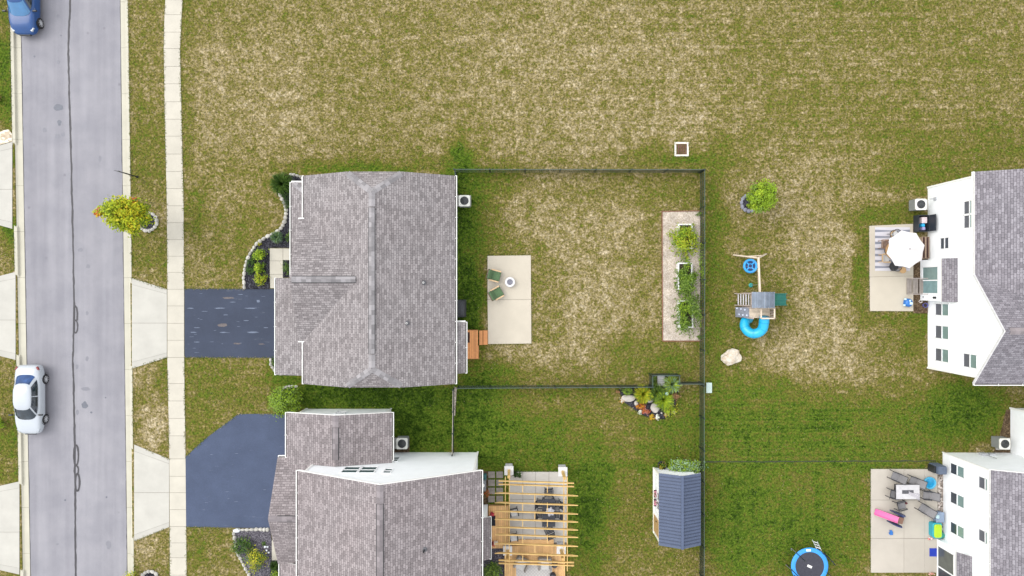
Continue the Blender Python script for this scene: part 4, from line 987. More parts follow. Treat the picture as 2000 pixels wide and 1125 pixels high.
# ================================================================== STONE WORK
stoneW=M('edging_stone',(.40,.385,.35),.9,.25,7,.4,20,island=.2)
def edging(name,label,pts,sz=.26,ht=.22,mat=None,cat='edging'):
    P=[W(*p) for p in pts]; m=MB(True); d=0; tot=sum((b-a).length for a,b in zip(P,P[1:])); pos=0
    while pos<tot:
        l=sz*rng.uniform(.75,1.35); s_=pos+l/2; acc=0
        for a,b in zip(P,P[1:]):
            L=(b-a).length
            if acc+L>=s_ or b is P[-1]:
                q=a.lerp(b,min(1,(s_-acc)/L)); an=math.atan2(b.y-a.y,b.x-a.x); break
            acc+=L
        k=len(m.v); m.rock((0,0,0),(l*1.12,sz*rng.uniform(.75,1.15),ht*rng.uniform(.9,1.25)),rng,0,2,.16)
        # square the stone off a little and turn it along the line
        for i in range(k,len(m.v)):
            v=Vector(m.v[i]); m.v[i]=tuple(Matrix.Rotation(rng.uniform(-.02,.02)+an,3,'Z')@v+Vector((q.x,q.y,ht*.35)))
        pos+=l
    o=m.build(name,mat or stoneW,None,P[len(P)//2]); return tag(o,label,cat)
edging('stone_edging','wavy grey stone edging round the black mulch bed of the lavender roofed house',[(594,354),(589,346),(577,342),(566,341)],.24)
edging('stone_edging','curving pale stone edging between the lawn and the black mulch bed',[(543,371),(550,386),(557,398),(560,412),(558,430),(551,445),(540,454),(520,463),(502,476),(488,497),(480,519),(476.5,543),(478,563)],.28)
edging('stone_edging','short curved stone edging at the garage corner below the dark driveway',[(529,699),(530,712),(537,724),(548,730),(572,729)],.22)
edging('stone_edging','pale stone edging along the bottom of the polygonal driveway and its mulch bed',[(526,1034),(505,1033),(485,1034),(466,1034),(457,1037),(460,1058),(464,1077),(478,1105),(492,1130)],.26)
edging('stone_edging','arc of stones behind the round bush',[(548,766),(556,757),(567,754),(580,755)],.2,.14)
def treering(label,px,py,r,mat=None,full=1,grey=None):
    P=[(px+r*math.cos(R(a)),py+r*math.sin(R(a))) for a in range(0,361,15)]
    o=edging('tree_ring',label,P,.27,.2,mat,'tree ring')
    stuffbed('mulch_bed',[(px+(r-2)*math.cos(R(a)),py+(r-2)*math.sin(R(a))) for a in range(0,360,20)],mulchM,.06)
grySt=M('ring_stone_blue_grey',(.20,.205,.25),.9,.3,6,.4,20,island=.25)
treering('ring of pale stones round the foot of the street maple',289,433,18)
treering('ring of blue grey stones round the young tree in the back yard',1463,397,15.5,grySt)
treering('ring of pale stones at the very bottom of the verge, cut by the photo edge',293.5,1132,17)
boulM=N('boulder_stone'); q=boulM; f=q.noise(1.4,5,.65); g=q.noise(5,4,.7)
cc=q.mix(q.ramp(g,[(.4,(0,)*3),(.62,(.8,)*3)]),q.ramp(f,[(.3,(.40,.30,.20)),(.55,(.50,.44,.35)),(.75,(.40,.37,.33))]),(.58,.54,.47))
q.l(cc,q.b.inputs['Base Color']); q.b.inputs['Roughness'].default_value=.95; q.bump(q.noise(8,4,.7),.6,.05); boulM=q.mat
p=W(1427,697); m=MB(); m.rock((0,0,.16),(1.42,1.12,.62),random.Random(5),0,4,.30); tag(m.build('boulder',boulM,None,p,rz=R(15)),'large tan and white boulder on the lawn below the play set','boulder')

# ================================================================== PLANTS
LIME=leafm('lime_leaf',[(.06,.115,.008),(.16,.25,.012),(.28,.37,.022)])
GRN=leafm('green_leaf',[(.022,.055,.010),(.06,.115,.014),(.13,.20,.03)])
DRK=leafm('dark_leaf',[(.012,.035,.008),(.028,.065,.010),(.06,.105,.02)])
YEL=leafm('yellow_green_leaf',[(.11,.13,.012),(.25,.26,.015),(.40,.38,.025)])
MAP=leafm('maple_leaf',[(.09,.145,.008),(.22,.28,.010),(.33,.36,.012),(.43,.36,.014)])
ORG=leafm('orange_leaf',[(.42,.13,.02),(.50,.22,.02),(.40,.09,.03)])
BRN=leafm('brown_leaf',[(.22,.11,.05),(.34,.19,.09),(.16,.08,.04)])
WHT=leafm('white_blossom',[(.12,.17,.08),(.62,.64,.52),(.72,.72,.66)])
BLU=leafm('blue_green_leaf',[(.05,.10,.05),(.11,.19,.10),(.20,.30,.17)])
barkM=M('tree_bark',(.10,.075,.055),.9,.3,12,.5,30)
def shrub(label,px,py,r,h,mats,n=420,leaf=.055,cat='shrub',grp=None,rz=1,seed=0,clumps=16,name='shrub',spread=.22):
    rg=random.Random(seed or int(px*7+py)); p=W(px,py); m=MB(); m.leaves((0,0,h*.5),(r/KP,r/KP*rz,h*.55),n,leaf,rg,len(mats),clumps,spread,-.35)
    for k in range(4): m.tube((0,0,-.02),(rg.uniform(-.4,.4)*r/KP,rg.uniform(-.4,.4)*r/KP,h*.5),.015,.008,5,0)
    return tag(m.build(name,mats,None,p),label,cat,grp)
def grassy(label,px,py,r,h,mats,n=160,wd=.03,cat='ornamental grass',droop=.55,name='ornamental_grass',seed=0):
    rg=random.Random(seed or int(px*3+py)); m=MB(); m.blades((0,0,0),r/KP,h,int(n*1.5),wd*1.15,rg,len(mats),droop); return tag(m.build(name,mats,None,W(px,py)),label,cat)
gs='lime green shrubs in a row by the front path'
shrub('rounded lime green shrub nearest the front path corner, largest of the three',510,498,13.5,.75,LIME,620,.06,grp=gs)
shrub('rounded lime green shrub in the middle of the three by the path',510,521,11.5,.65,LIME,520,.055,grp=gs)
shrub('rounded yellow lime shrub closest to the dark driveway',512,545,12,.65,[LIME[1],YEL[1],LIME[2]],520,.055,grp=gs)
shrub('low dark green shrub inside the stone edging, upper of a pair',492,511,9,.35,DRK,300,.05); shrub('low dark green shrub inside the stone edging, lower of a pair',491,527,10,.35,DRK,340,.05)
grassy('grey green ornamental grass clump on black mulch',544,464,13,.7,[BLU[0],BLU[1],BLU[2],GRN[2]],300,.022)
shrub('tiny yellow plant beside the stone edging',508,476,4.5,.22,YEL,90,.035,'plant')
grassy('big dark green spiky shrub at the top corner of the lavender roofed house',556,362,24,1.1,[DRK[1],DRK[2],GRN[1]],520,.035,'shrub',.45,'spiky_shrub')
shrub('dark green shrub half under the porch eave below the spiky shrub',564,395,10,.7,DRK,300,.05,rz=1.8)
shrub('small green shrub against the porch edge above the path',567,463,8,.55,GRN,260,.045,rz=1.6)
shrub('narrow green shrub between the path and the house',562,524,9,.6,[DRK[1],GRN[1],GRN[2]],280,.045,rz=1.5)
shrub('small green tuft by the garage corner stone edging',537,706,6,.35,GRN,140,.04,rz=1.8)
shrub('big round bright green bush at the corner of the polygonal driveway',567,780,31,1.9,[GRN[0],LIME[1],GRN[2],LIME[1]],3000,.075,'bush',clumps=46,name='round_bush',spread=.17)
shrub('green shrub with a dark gap in the purple grey mulch bed',478,1063,19,.9,GRN,900,.06,clumps=22); shrub('yellow green shrub in the lower part of the purple grey mulch bed',504,1091,21,.95,[GRN[1],YEL[1],YEL[2]],1000,.06,clumps=22)
shrub('small sprig of green on purple grey mulch',517,1060,5,.3,GRN,90,.04,'plant')
grassy('dark green grassy plant beside the lower front path',538,1102,10,.5,[DRK[1],DRK[2]],200,.025); shrub('bright green shrub at the bottom edge beside the porch eave',541,1118,10,.6,[GRN[1],LIME[1],LIME[2]],320,.05)
for x,y,s_ in ((519,1067,5),(524,1067,3.6),(522,1074,3.6),(526,1078,3.6)):
    m=MB(); m.rock((0,0,.06),(s_/KP,s_/KP,.16),rng,0,2); tag(m.build('white_stone',M('white_stone',(.66,.69,.72),.8,.08,5),None,W(x,y)+Vector((0,0,.05))),'small rounded white stone on purple grey mulch','stone','white stones on the mulch')
m=MB(); m.rock((0,0,.12),(.5,.3,.3),rng,0,2); tag(m.build('white_stone',M('white_stone',(.66,.69,.72)),None,W(464,1035)+Vector((0,0,.03))),'large pale stone at the driveway corner of the edging','stone')
m=MB(); m.rock((0,0,.08),(.22,.24,.2),rng,0,2); tag(m.build('tan_stone',M('tan_stone',(.42,.33,.22),.85),None,W(487,1076)+Vector((0,0,.05))),'tan stone between the two shrubs on purple mulch','stone')
shrub('bright green shrub at the left edge of the photo below the white car',4,826,13,.8,[GRN[1],LIME[1],LIME[2]],420,.06); grassy('dry brown plant at the left photo edge above the cobbles',-3,192,10,.5,BRN,140,.03,'plant',.5,'dry_plant')
shrub('yellow green bush tip at the bottom edge beside the kerb',262,1131,17,1.2,[LIME[1],YEL[2],GRN[2]],420,.07)
def tree(label,px,py,H,r,z0,mats,n,leaf,extra=None,seed=1,th=.06,clumps=40,name='tree',off=(0,0)):
    rg=random.Random(seed); p=W(px,py); t=thing(name,label,'tree',p)
    m=MB(); top=Vector((off[0],off[1],H*.72)); m.path([(0,0,0),(off[0]*.3,off[1]*.3,z0*.8),(off[0]*.7,off[1]*.7,H*.5),top],[th,th*.8,th*.5,th*.2],9)
    cz=(H+z0)/2
    for k in range(14):
        a=rg.uniform(0,6.28); b=Vector((off[0]*.5,off[1]*.5,rg.uniform(z0*.8,H*.55))); e=Vector((off[0]+r[0]*.8*math.cos(a),off[1]+r[1]*.8*math.sin(a),b.z+rg.uniform(.5,1.2)))
        m.path([b,b.lerp(e,.5)+Vector((0,0,.12)),e],[th*.4,th*.25,th*.1],6)
    m.build('trunk',barkM,t)
    m=MB(); m.leaves((off[0],off[1],cz),(r[0],r[1],(H-z0)/2),n,leaf,rg,len(mats),clumps,.125,-.8)
    nb=len(mats)
    if extra:
        ms,spots=extra
        for x,y,z,rr_,c in spots:
            for _ in range(c):
                q=Vector((x,y,z))+Vector((rg.gauss(0,rr_),rg.gauss(0,rr_),rg.gauss(0,rr_*.6))); nn=Vector((rg.uniform(-1,1),rg.uniform(-1,1),1)).normalized(); tt=nn.orthogonal(); bb=nn.cross(tt)
                m.poly([q-tt*leaf,q-bb*leaf*.5,q+tt*leaf,q+bb*leaf*.5],nb+rg.randrange(len(ms)))
        mats=list(mats)+list(ms)
    m.build('crown',mats,t); return t
tree('street maple with yellow green leaves turning orange, leaning over the kerb',287,433,4.9,(1.50,1.22),1.6,MAP,6500,.10,(ORG,[(-.85,.12,4.2,.12,34),(.75,.75,3.5,.14,40),(.85,.95,3.3,.10,24),(.5,.35,3.8,.12,30),(.75,-.35,2.9,.13,60),(.2,.4,4,.2,30)]),5,.055,64,'maple_tree',(.30,.10))
tree('small bright green tree on the lawn above the play set',1464,397,3.6,(1.02,1.08),.8,[GRN[2],LIME[1],LIME[1],LIME[2]],5200,.08,None,9,.045,54,'young_tree',(.1,.15))
# island flower bed
grassy('arching yellow green daylily clump against the fence jog',1254,768,20,.9,[YEL[1],LIME[1],YEL[2]],300,.035,'plant',.6,'daylily')
grassy('dark green daylily clump in the middle of the flower bed',1279,765,19,.9,[GRN[1],GRN[2],DRK[2]],260,.035,'plant',.6,'daylily')
grassy('variegated pale green spiky plant inside the fence jog',1309,748,19,1.0,[GRN[2],BLU[2],LIME[2]],280,.04,'plant',.55,'daylily')
grassy('lime green daylily clump spilling toward the lawn',1293,779,22,.9,[LIME[1],GRN[2],LIME[2]],320,.035,'plant',.6,'daylily')
shrub('mounded chartreuse plant at the right end of the flower bed',1306,797,14,.5,[LIME[1],LIME[2],YEL[2]],460,.05,'plant')
shrub('bright green bush behind the white boulder in the flower bed',1222,763,10.5,.7,[GRN[1],GRN[2],LIME[1]],420,.06,'plant',rz=.7)
shrub('dried pinkish brown flower heads in the flower bed',1314,774,10,.6,BRN,340,.045,'plant')
shrub('small green plant left of the grey board in the fence jog',1276,741,7,.5,GRN,200,.05,'plant',rz=1.4)
fl=[(1250,794,9,'orange flowers between the boulders of the flower bed',ORG),(1259,801,9,'rust orange flowers at the front of the flower bed',[ORG[2],ORG[0],pinkL[1]]),(1249,805,5,'white flowers in front of the orange ones',WHT),(1273,814,7,'yellow orange flowers at the lowest point of the flower bed',[YEL[1],ORG[1],YEL[2]]),(1284,814,5.5,'white flowers next to the lowest yellow flowers',WHT),(1302,810,5.5,'pale orange flowers at the right tip of the mulch',[ORG[1],BRN[1],WHT[1]]),(1214,783,5,'cream and orange flowers at the left tip of the bed',[WHT[2],ORG[1],WHT[1]]),(1207,764,3.5,'small brown plant at the upper left tip of the bed',BRN),(1316,804,3.5,'tiny white flowers under the chartreuse mound',WHT)]
for x,y,r,l,ms in fl: shrub(l,x,y,r,.28,ms,int(30*r),.038,'flowers',name='flower_clump',clumps=8)
rkM=M('white_boulder',(.42,.39,.35),.9,.18,5,.3,15)
for x,y,a,b,l,sd in ((1226,777,1.0,.5,'white flat boulder at the left of the flower bed',3),(1279,796,.62,.72,'pale squarish boulder in the middle of the flower bed',8),(1269,780,.45,.45,'grey white stone half under the daylilies',11),(1242,787,.28,.32,'small pale stone beside the white flat boulder',13)):
    m=MB(); m.rock((0,0,.06),(a,b,.28),random.Random(sd),0,3,.15); tag(m.build('garden_boulder',rkM,None,W(x,y)+Vector((0,0,.03))),l,'boulder')
m=MB(); m.lathe([(.0,0),(.05,.02),(.07,.07),(.05,.12),(0,.14)],n=14); tag(m.build('white_globe',rkM,None,W(1291.5,806)+Vector((0,0,.05)),smooth=True),'small round white stone ball at the front of the flower bed','stone')
m=MB(); m.bx(-.25,-.40,0,.25,.40,.05)
for i in range(5): m.bx(-.25,-.40+.16*i+.148,.05,.25,-.40+.16*i+.16,.053,1)
tag(m.build('stepping_board',[M('grey_board',(.44,.44,.43),.8,.08,4),gutI],None,W(1290.5,742.5)+Vector((0,0,.05))),'grey slatted board lying inside the fence jog','board')
t=thing('garden_globe','pale blue globe on a short stake in the flower bed','garden ornament',W(1298,766)+Vector((0,0,.05)))
m=MB(); m.lathe([(0,.50),(.09,.53),(.13,.63),(.09,.73),(0,.76)],n=18); m.build('globe',M('pale_blue_glass',(.35,.52,.55),.15,.1,2,spec=.7),t,smooth=True)
m=MB(); m.tube((0,0,0),(0,0,.52),.02,.02,8); m.build('stake',darkM,t)
# raised vegetable boxes
plW=M('white_planter',(.68,.68,.66),.6,.05); 
vb=[(1335,455,['lush pale yellow green plants sprawling out of the top planter',[LIME[0],LIME[1],YEL[1],LIME[2]],(1333,469,23,27)],438,487,'top'),(1334.5,540,['dense mid green plants in the middle planter',[GRN[1],GRN[2],LIME[0],LIME[1]],(1337,543,17,30)],513,566,'middle'),(1336,614,['tangled green plants with yellow blossoms spilling out of the bottom planter',[GRN[1],GRN[2],LIME[0],LIME[1]],(1341,612,21,36)],586,640,'bottom')]
for x,y,pl,ya_,yb_,pos in vb:
    c=W(x,(ya_+yb_)/2); t=thing('planter_box',f'white rimmed rectangular planter box, {pos} one on the gravel strip','planter',c+Vector((0,0,.05)),0,'planter boxes on the gravel')
    hw=.5; hl=(yb_-ya_)/2/KP*.98; m=MB()
    for a in ((-hw,-hl,-hw+.09,hl),(hw-.09,-hl,hw,hl),(-hw+.09,-hl,hw-.09,-hl+.09),(-hw+.09,hl-.09,hw-.09,hl)): m.bx(a[0],a[1],0,a[2],a[3],.5)
    m.build('box',plW,t,bevel=.01)
    m=MB(); m.bx(-hw+.09,-hl+.09,.02,hw-.09,hl-.09,.42); m.build('soil',M('dark_soil',(.03,.02,.014),.95,.3,12),t)
    rg=random.Random(int(y)); px_c,py_c,rx,ry=pl[2]; m=MB(); o=W(px_c,py_c)+Vector((0,0,.42))
    m.leaves((0,0,.35),(rx/KP*1.15,ry/KP*1.12,.5),2300,.062,rg,len(pl[1]),34,.17,-.3)
    for k in range(6): m.tube((rg.uniform(-.3,.3),rg.uniform(-.4,.4),0),(rg.uniform(-.4,.4),rg.uniform(-.5,.5),.5),.012,.006,5)
    for k in range(26):
        a=rg.uniform(0,6.28); e=Vector((rx/KP*1.45*math.cos(a),ry/KP*1.3*math.sin(a),rg.uniform(-.2,.2)))
        for q in range(9): m.leaves(e*(.6+.05*q),(.10,.10,.07),5,.05,rg,len(pl[1]),2)
    tag(m.build('vegetable_plants',pl[1],None,o),pl[0],'plants')
shrub('small green shrub in the top gravel corner by the fence',1364,419,6,.4,GRN,140,.04); shrub('small green shrub in the bottom gravel corner by the fence',1364.5,658,5.5,.35,GRN,130,.04)
shrub('wispy green plants climbing the fence beside the gravel',1366,520,8,1.0,[GRN[1],GRN[2],LIME[1]],520,.045,'plants',rz=5.5,clumps=26)
t=thing('timber_edging','rust brown timber edging round the gravel strip','edging',W(1330,540)); m=MB(True)
for a,b in (((1292,413),(1367,412)),((1292.6,413),(1293.6,666)),((1293.6,666),(1368,666))): m.bar(W(*a)+Vector((0,0,.04)),W(*b)+Vector((0,0,.04)),.05,.12)
m.build('board',M('rust_timber',(.20,.085,.05),.8,.25,5),t)
# plants by the shed
shrub('tall green and blue green shrubs growing against the north end of the shed',1330,906,36,1.2,[GRN[1],GRN[2],BLU[2],LIME[1],BLU[1]],2400,.075,'shrub',rz=.48,clumps=48,spread=.16)
t=thing('planter_tub','round black tub with small plants at the shed corner','planter',W(1291,907)); m=MB(); m.lathe([(.24,0),(.30,.45),(.27,.45),(.25,.38)],n=20); m.build('tub',covM,t); m=MB(); m.lathe([(.001,.38),(.255,.38)],n=16); m.build('soil',M('dark_soil',(.03,.02,.014)),t)
shrub('little green and yellow plants in the black tub',1291,907,8,.85,[GRN[1],YEL[1],BRN[1]],200,.045,'plants')
shrub('dark bushy plant beside the first pergola column',1010,921,9,.8,DRK,380,.055,'plant'); shrub('leafy dark green bush between the lower deck and the house',961,1112,19,1.0,[DRK[1],GRN[1],GRN[2],DRK[2]],900,.075,'bush',clumps=26)
# ================================================================== PERGOLA AND ITS PATIO
pine=M('pine_lumber',(.56,.37,.135),.6,.14,3,island=.10); ston=M('column_stone_white',(.60,.60,.60),.8,.08,4); stonS=M('column_stone_side',(.40,.40,.42),.85,.25,9,island=.2)
pg=thing('pergola','golden timber pergola on four white stone columns over the patio','pergola',(1.6,-15.2,0))
cols=[(-.21,-12.47),(3.47,-12.55),(-.30,-17.95),(3.36,-17.9)]
for x,y in cols:
    m=MB(True); 
    for k in range(5): m.bx(x-.245,y-.245,.02+k*.185,x+.245,y+.245,.195+k*.185,1)
    m.bx(x-.31,y-.31,.95,x+.31,y+.31,1.04); m.build('column',[ston,stonS],pg,bevel=.012)
    m=MB(True); m.bx(x-.09,y-.09,1.04,x+.09,y+.09,2.62); m.build('post',pine,pg)
tl=-.17
for x in (-.44,-.18,3.42,3.64):
    m=MB(True); m.bar((x,-12.45,2.6),(x,-18.65,2.6),.05,.2); m.build('beam',pine,pg)
for y in (-12.70,-12.92,-17.92,-18.12):
    m=MB(True); m.bar((-.88,y,2.66),(4.08,y+tl*.9,2.66),.055,.2); m.build('beam',pine,pg)
ry=[-(y-562.5)*.9417/KP for y in (962.5,981,998,1013.5,1029,1043.5,1061,1079.5)]
for y in ry:
    m=MB(True); x0,x1=-1.13,4.33; y1=y+tl
    m.bar((x0+.35,y,2.82),(x1-.35,y1,2.82),.045,.22)
    for xa,xb,ya_,yb_ in ((x0,x0+.35,y,y),(x1-.35,x1,y1,y1)):
        za,zb_=((2.895,2.71) if xa==x0 else (2.71,2.895)); 
        V=[(xa,ya_-.022,za),(xb,yb_-.022,zb_),(xb,yb_-.022,2.93),(xa,ya_-.022,2.93),(xa,ya_+.022,za),(xb,yb_+.022,zb_),(xb,yb_+.022,2.93),(xa,ya_+.022,2.93)]
        m.faces(V,[(0,1,2,3),(7,6,5,4),(0,4,5,1),(1,5,6,2),(2,6,7,3),(3,7,4,0)])
    m.build('rafter',pine,pg)
allr=[-12.92]+ry+[-17.92]
for i,(a,b) in enumerate(zip(allr,allr[1:])):
    for x in ((.70,2.32) if i%2==0 else (1.5,)):
        if i in (8,) or True:
            m=MB(True); m.bar((x,a-.03,2.82),(x,b+.03,2.82),.04,.18); m.build('blocking',pine,pg)
deckM=M('pine_deck_boards',(.60,.36,.155),.65,.12,3,island=.13); deckD=M('pine_deck_rim',(.42,.24,.10),.7,.2,4)
def deck(label,x0,y0,x1,y1,z,n):
    t=thing('deck',label,'deck',((x0+x1)/2,(y0+y1)/2,0)); m=MB(True)
    for i in range(n): m.bx(lerp(x0,x1,i/n)+.006,y0,z-.035,lerp(x0,x1,(i+1)/n)-.006,y1,z)
    m.build('boards',deckM,t); m=MB(True); m.bx(x0,y0+.02,.03,x1,y1-.02,z-.036,0); m.build('frame',deckD,t); return t
dk=deck('wide pine deck under the lower part of the pergola',-.52,-22,3.68,-17.86,.36,30)
m=MB(True); m.bx(-.1,-17.855,.04,2.9,-17.50,.19)
for i in range(5): m.box((.35+i*.55,-17.495,.12),(.07,.03,.05),0,1)
m.build('step',[deckM,trimW],dk)
deck('narrow pine deck against the bump out wall of the lower house',-1.62,-18.0,-.24,-15.08,.42,10)
pavM=M('paver_stone',(.24,.215,.19),.9,.25,3,.4,20)
for j in range(4):
    for i in range(2):
        p=W(960+16*i,927.2+15.8*j); m=MB(); m.bx(-.235,-.225,-.03,.235,.225,.035); o=m.build('paver',pavM,None,p,bevel=.01)
        rowt=['top','second','third','bottom'][j]; tag(o,f'square brown grey paver in the grass, {rowt} row, {"house side" if i==0 else "pergola side"}','paver','square pavers beside the pergola')
charM=M('charcoal_furniture',(.030,.034,.045),.55,.15,5); whC=M('white_cushion',(.52,.52,.52),.9,.06,6)
z0=.07
t=thing('dining_table','dark charcoal dining table with plank top under the pergola','table',W(1070.5,994)+Vector((0,0,z0)))
m=MB(); 
for i in range(7): m.bx(-.45,-.96+i*.274,.70,.45,-.96+i*.274+.255,.74)
m.build('tabletop',charM,t); m=MB(); m.bx(-.4,-.88,.62,.4,.88,.69); m.build('apron',charM,t)
for x in (-.36,.36):
    for y in (-.82,.82): m=MB(); m.bx(x-.04,y-.04,0,x+.04,y+.04,.62); m.build('leg',charM,t)
def slatchair(label,loc,rz,grp,mat,cush=None,arms=True,name='patio_chair'):
    t=thing(name,label,'chair',loc,rz,grp)
    m=MB()
    if cush: m.bx(-.24,-.22,.40,.24,.26,.44)
    else:
        for i in range(5): m.bx(-.24,-.22+i*.1,.42,.24,-.22+i*.1+.08,.44)
    m.build('seat',mat,t)
    if cush: m=MB(); m.bx(-.23,-.20,.441,.23,.25,.51); m.build('cushion',cush,t,bevel=.03)
    m=MB(); 
    for i in range(4): m.box((0,-.27-.05*i,.55+.12*i),(.5,.03,.085),0,0,R(20))
    m.bar((-.25,-.22,.40),(-.25,-.46,1.0),.04,.04); m.bar((.25,-.22,.40),(.25,-.46,1.0),.04,.04); m.build('backrest',mat,t)
    for s_ in (-1,1):
        if arms: m=MB(); m.box((s_*.28,.0,.64),(.07,.52,.03)); m.build('armrest',mat,t)
        for y in (.24,-.22): m=MB(); m.bx(s_*.25-.02,y-.02,0,s_*.25+.02,y+.02,.63 if (arms and y>0) else .42); m.build('leg',mat,t)
    return t
gch='charcoal chairs round the dining table'
slatchair('charcoal chair at the top end of the dark dining table',W(1071,958)+Vector((0,0,z0)),R(180),gch,charM)
slatchair('charcoal chair turned askew at the bottom end of the dark dining table',W(1072,1031)+Vector((0,0,z0)),R(22),gch,charM)
slatchair('charcoal chair on the house side of the dining table, upper',W(1056,979)+Vector((0,0,z0)),R(-90),gch,charM)
slatchair('charcoal chair on the house side of the dining table, lower',W(1056,1001)+Vector((0,0,z0)),R(-90),gch,charM)
slatchair('charcoal chair on the lawn side of the dining table, upper',W(1085,980)+Vector((0,0,z0)),R(90),gch,charM)
slatchair('charcoal chair on the lawn side of the dining table, lower',W(1085,1001)+Vector((0,0,z0)),R(90),gch,charM)
m=MB(); rg=random.Random(4)
prof=[(.0,.34),(.07,.30),(.16,.18),(.24,.07),(.30,.012)]; m.lathe(prof,n=22); 
for i in range(22,len(m.v)): 
    v=m.v[i]; k=1+.22*math.sin(i%22*2*math.pi/22*6)+rg.uniform(-.06,.06); m.v[i]=(v[0]*k,v[1]*k,v[2])
tag(m.build('folded_cloth',M('pale_cloth',(.52,.52,.56),.9,.1,5),None,W(1074,999,.8)*1.0+Vector((0,0,.01)),smooth=True),'crumpled pale cloth heaped on the dark dining table','cloth')
bpy.data.objects['folded_cloth'].location.z=z0+.74
gw='black slatted chairs with white cushions'
slatchair('black chair with a white cushion near the narrow deck, upper of the two',W(1004,996)+Vector((0,0,z0)),R(192),gw,darkM,whC); slatchair('black chair with a white cushion near the narrow deck, lower of the two',W(1003,1044)+Vector((0,0,z0)),R(187),gw,darkM,whC)
wick=M('grey_wicker',(.23,.21,.19),.85,.25,20,.5,40); cushL=M('pale_grey_cushion',(.50,.49,.47),.9,.06,5)
def sofa(label,loc,rz,wd,grp):
    t=thing('wicker_armchair',label,'armchair',loc,rz,grp)
    m=MB(); m.bx(-wd/2,-.38,.05,wd/2,.36,.30); m.build('base',wick,t,bevel=.03)
    m=MB(); m.box((0,-.42,.45),(wd,.16,.72),0,0,R(10)); m.build('backrest',wick,t,bevel=.06)
    for s_ in (-1,1): m=MB(); m.box((s_*(wd/2-.02),-.03,.38),(.14,.78,.5)); m.build('armrest',wick,t,bevel=.05)
    m=MB(); m.box((0,.02,.37),(wd-.2,.66,.14)); m.build('seat_cushion',cushL,t,bevel=.04); return t
zd=.36
sofa('grey wicker armchair on the pine deck, nearer the house',W(1018,1094)+Vector((0,0,zd+.01)),R(155),.85,'grey wicker armchairs on the deck'); sofa('grey wicker armchair on the pine deck beside the black stool',W(1063,1094)+Vector((0,0,zd+.01)),R(180),.85,'grey wicker armchairs on the deck')
rugN=N('pale_patterned_rug'); ch=rugN.n('TexChecker'); ch.inputs['Scale'].default_value=9; rugN.l(rugN.coord('Object'),ch.inputs['Vector']); ch.inputs['Color1'].default_value=(.50,.48,.46,1); ch.inputs['Color2'].default_value=(.42,.40,.385,1); rugN.l(ch.outputs['Color'],rugN.b.inputs['Base Color']); rugN.b.inputs['Roughness'].default_value=1
m=MB(True); a=W(1008,1099); b=W(1078,1160); m.bx(a.x,b.y,zd+.001,b.x,a.y,zd+.012); tag(m.build('rug',rugN.mat,None,(a.x,a.y,zd)),'pale grey patterned rug on the pine deck','rug')
for x,y,l in ((1082,1096,'black round drum stool beside the wicker armchair'),(1079,1118,'black round drum stool at the bottom edge of the deck')):
    m=MB(); m.lathe([(.16,0),(.22,.1),(.23,.25),(.18,.42),(.17,.44)],n=22); o=m.build('drum_stool',charM,None,W(x,y)+Vector((0,0,zd+.013)),smooth=True); tag(o,l,'stool','black drum stools')
# things against the wall of the lower house
m=MB(); m.bx(-.17,-.36,0,.17,.36,.8); t=thing('metal_cabinet','grey metal cabinet with a round white cap by the house wall','cabinet',W(945,943)); m.build('cabinet',M('cabinet_grey',(.16,.17,.185),.45,.15,4),t,bevel=.03); m=MB(); m.lathe([(.06,0),(.13,.0),(.13,.05),(.08,.07),(.06,.05)],(-.05,.05,.80),20); m.build('cap',trimW,t)
m=MB(); m.bx(-.2,-.18,0,.2,.18,.45); tag(m.build('storage_tote',M('teal_plastic_dark',(.02,.10,.10),.5),None,W(945,929),bevel=.03),'dark teal tote beside the grey cabinet','bin')
shrub('reddish plant in the bed below the grey cabinet',949,962,8,.5,[BRN[0],ORG[2],GRN[1]],260,.045,'plant')
m=MB(True); a=W(954,1003); b=W(968,1023); m.bx(a.x,b.y,.42,b.x,a.y,.435); tag(m.build('doormat',M('doormat_black',(.012,.014,.02),.95),None,(a.x,a.y,.42)),'black doormat on the narrow pine deck','doormat')
def pot(label,x,y,z,ms,r=.13,potc=(.25,.03,.04)):
    t=thing('flower_pot',label,'flower pot',W(x,y)+Vector((0,0,z))); m=MB(); m.lathe([(r*.7,0),(r,.22),(r*.9,.22),(r*.88,.18)],n=16); m.build('pot',M('pot_'+str(int(potc[0]*99)),potc,.5),t); m=MB(); m.leaves((0,0,.3),(r*1.2,r*1.2,.14),130,.045,rng,len(ms),8); m.build('plant',ms,t)
redL=leafm('red_blossom',[(.42,.02,.05),(.5,.05,.08),(.05,.10,.02)])
pot('pot of red flowers at the top of the narrow deck',961,998,.42,redL); pot('pot of red flowers near the bottom of the narrow deck',962,1055,.42,redL)
m=MB(); m.box((0,0,.14),(.3,.22,.28)); tag(m.build('tan_box',M('tan_box',(.45,.36,.24),.8,.2,4),None,W(969,1054)+Vector((0,0,.42)),R(20),bevel=.02) if False else m.build('watering_can',M('pale_tin',(.5,.45,.36),.5),None,W(969,1054)+Vector((0,0,.42)),bevel=.05),'pale tin can beside the lower red flower pot','watering can')
m=MB(True); a=W(958,1066); m.bar(W(958,1067)+Vector((0,0,.25)),W(979,1065)+Vector((0,0,.25)),.12,.06); m.bar(W(979,1065)+Vector((0,0,.25)),W(984,1062)+Vector((0,0,.3)),.12,.06); m.bx(a.x,a.y-.05,.05,a.x+.06,a.y+.05,.22); tag(m.build('deck_step',deckM,None,a),'pine step board at the lower end of the narrow deck','step')

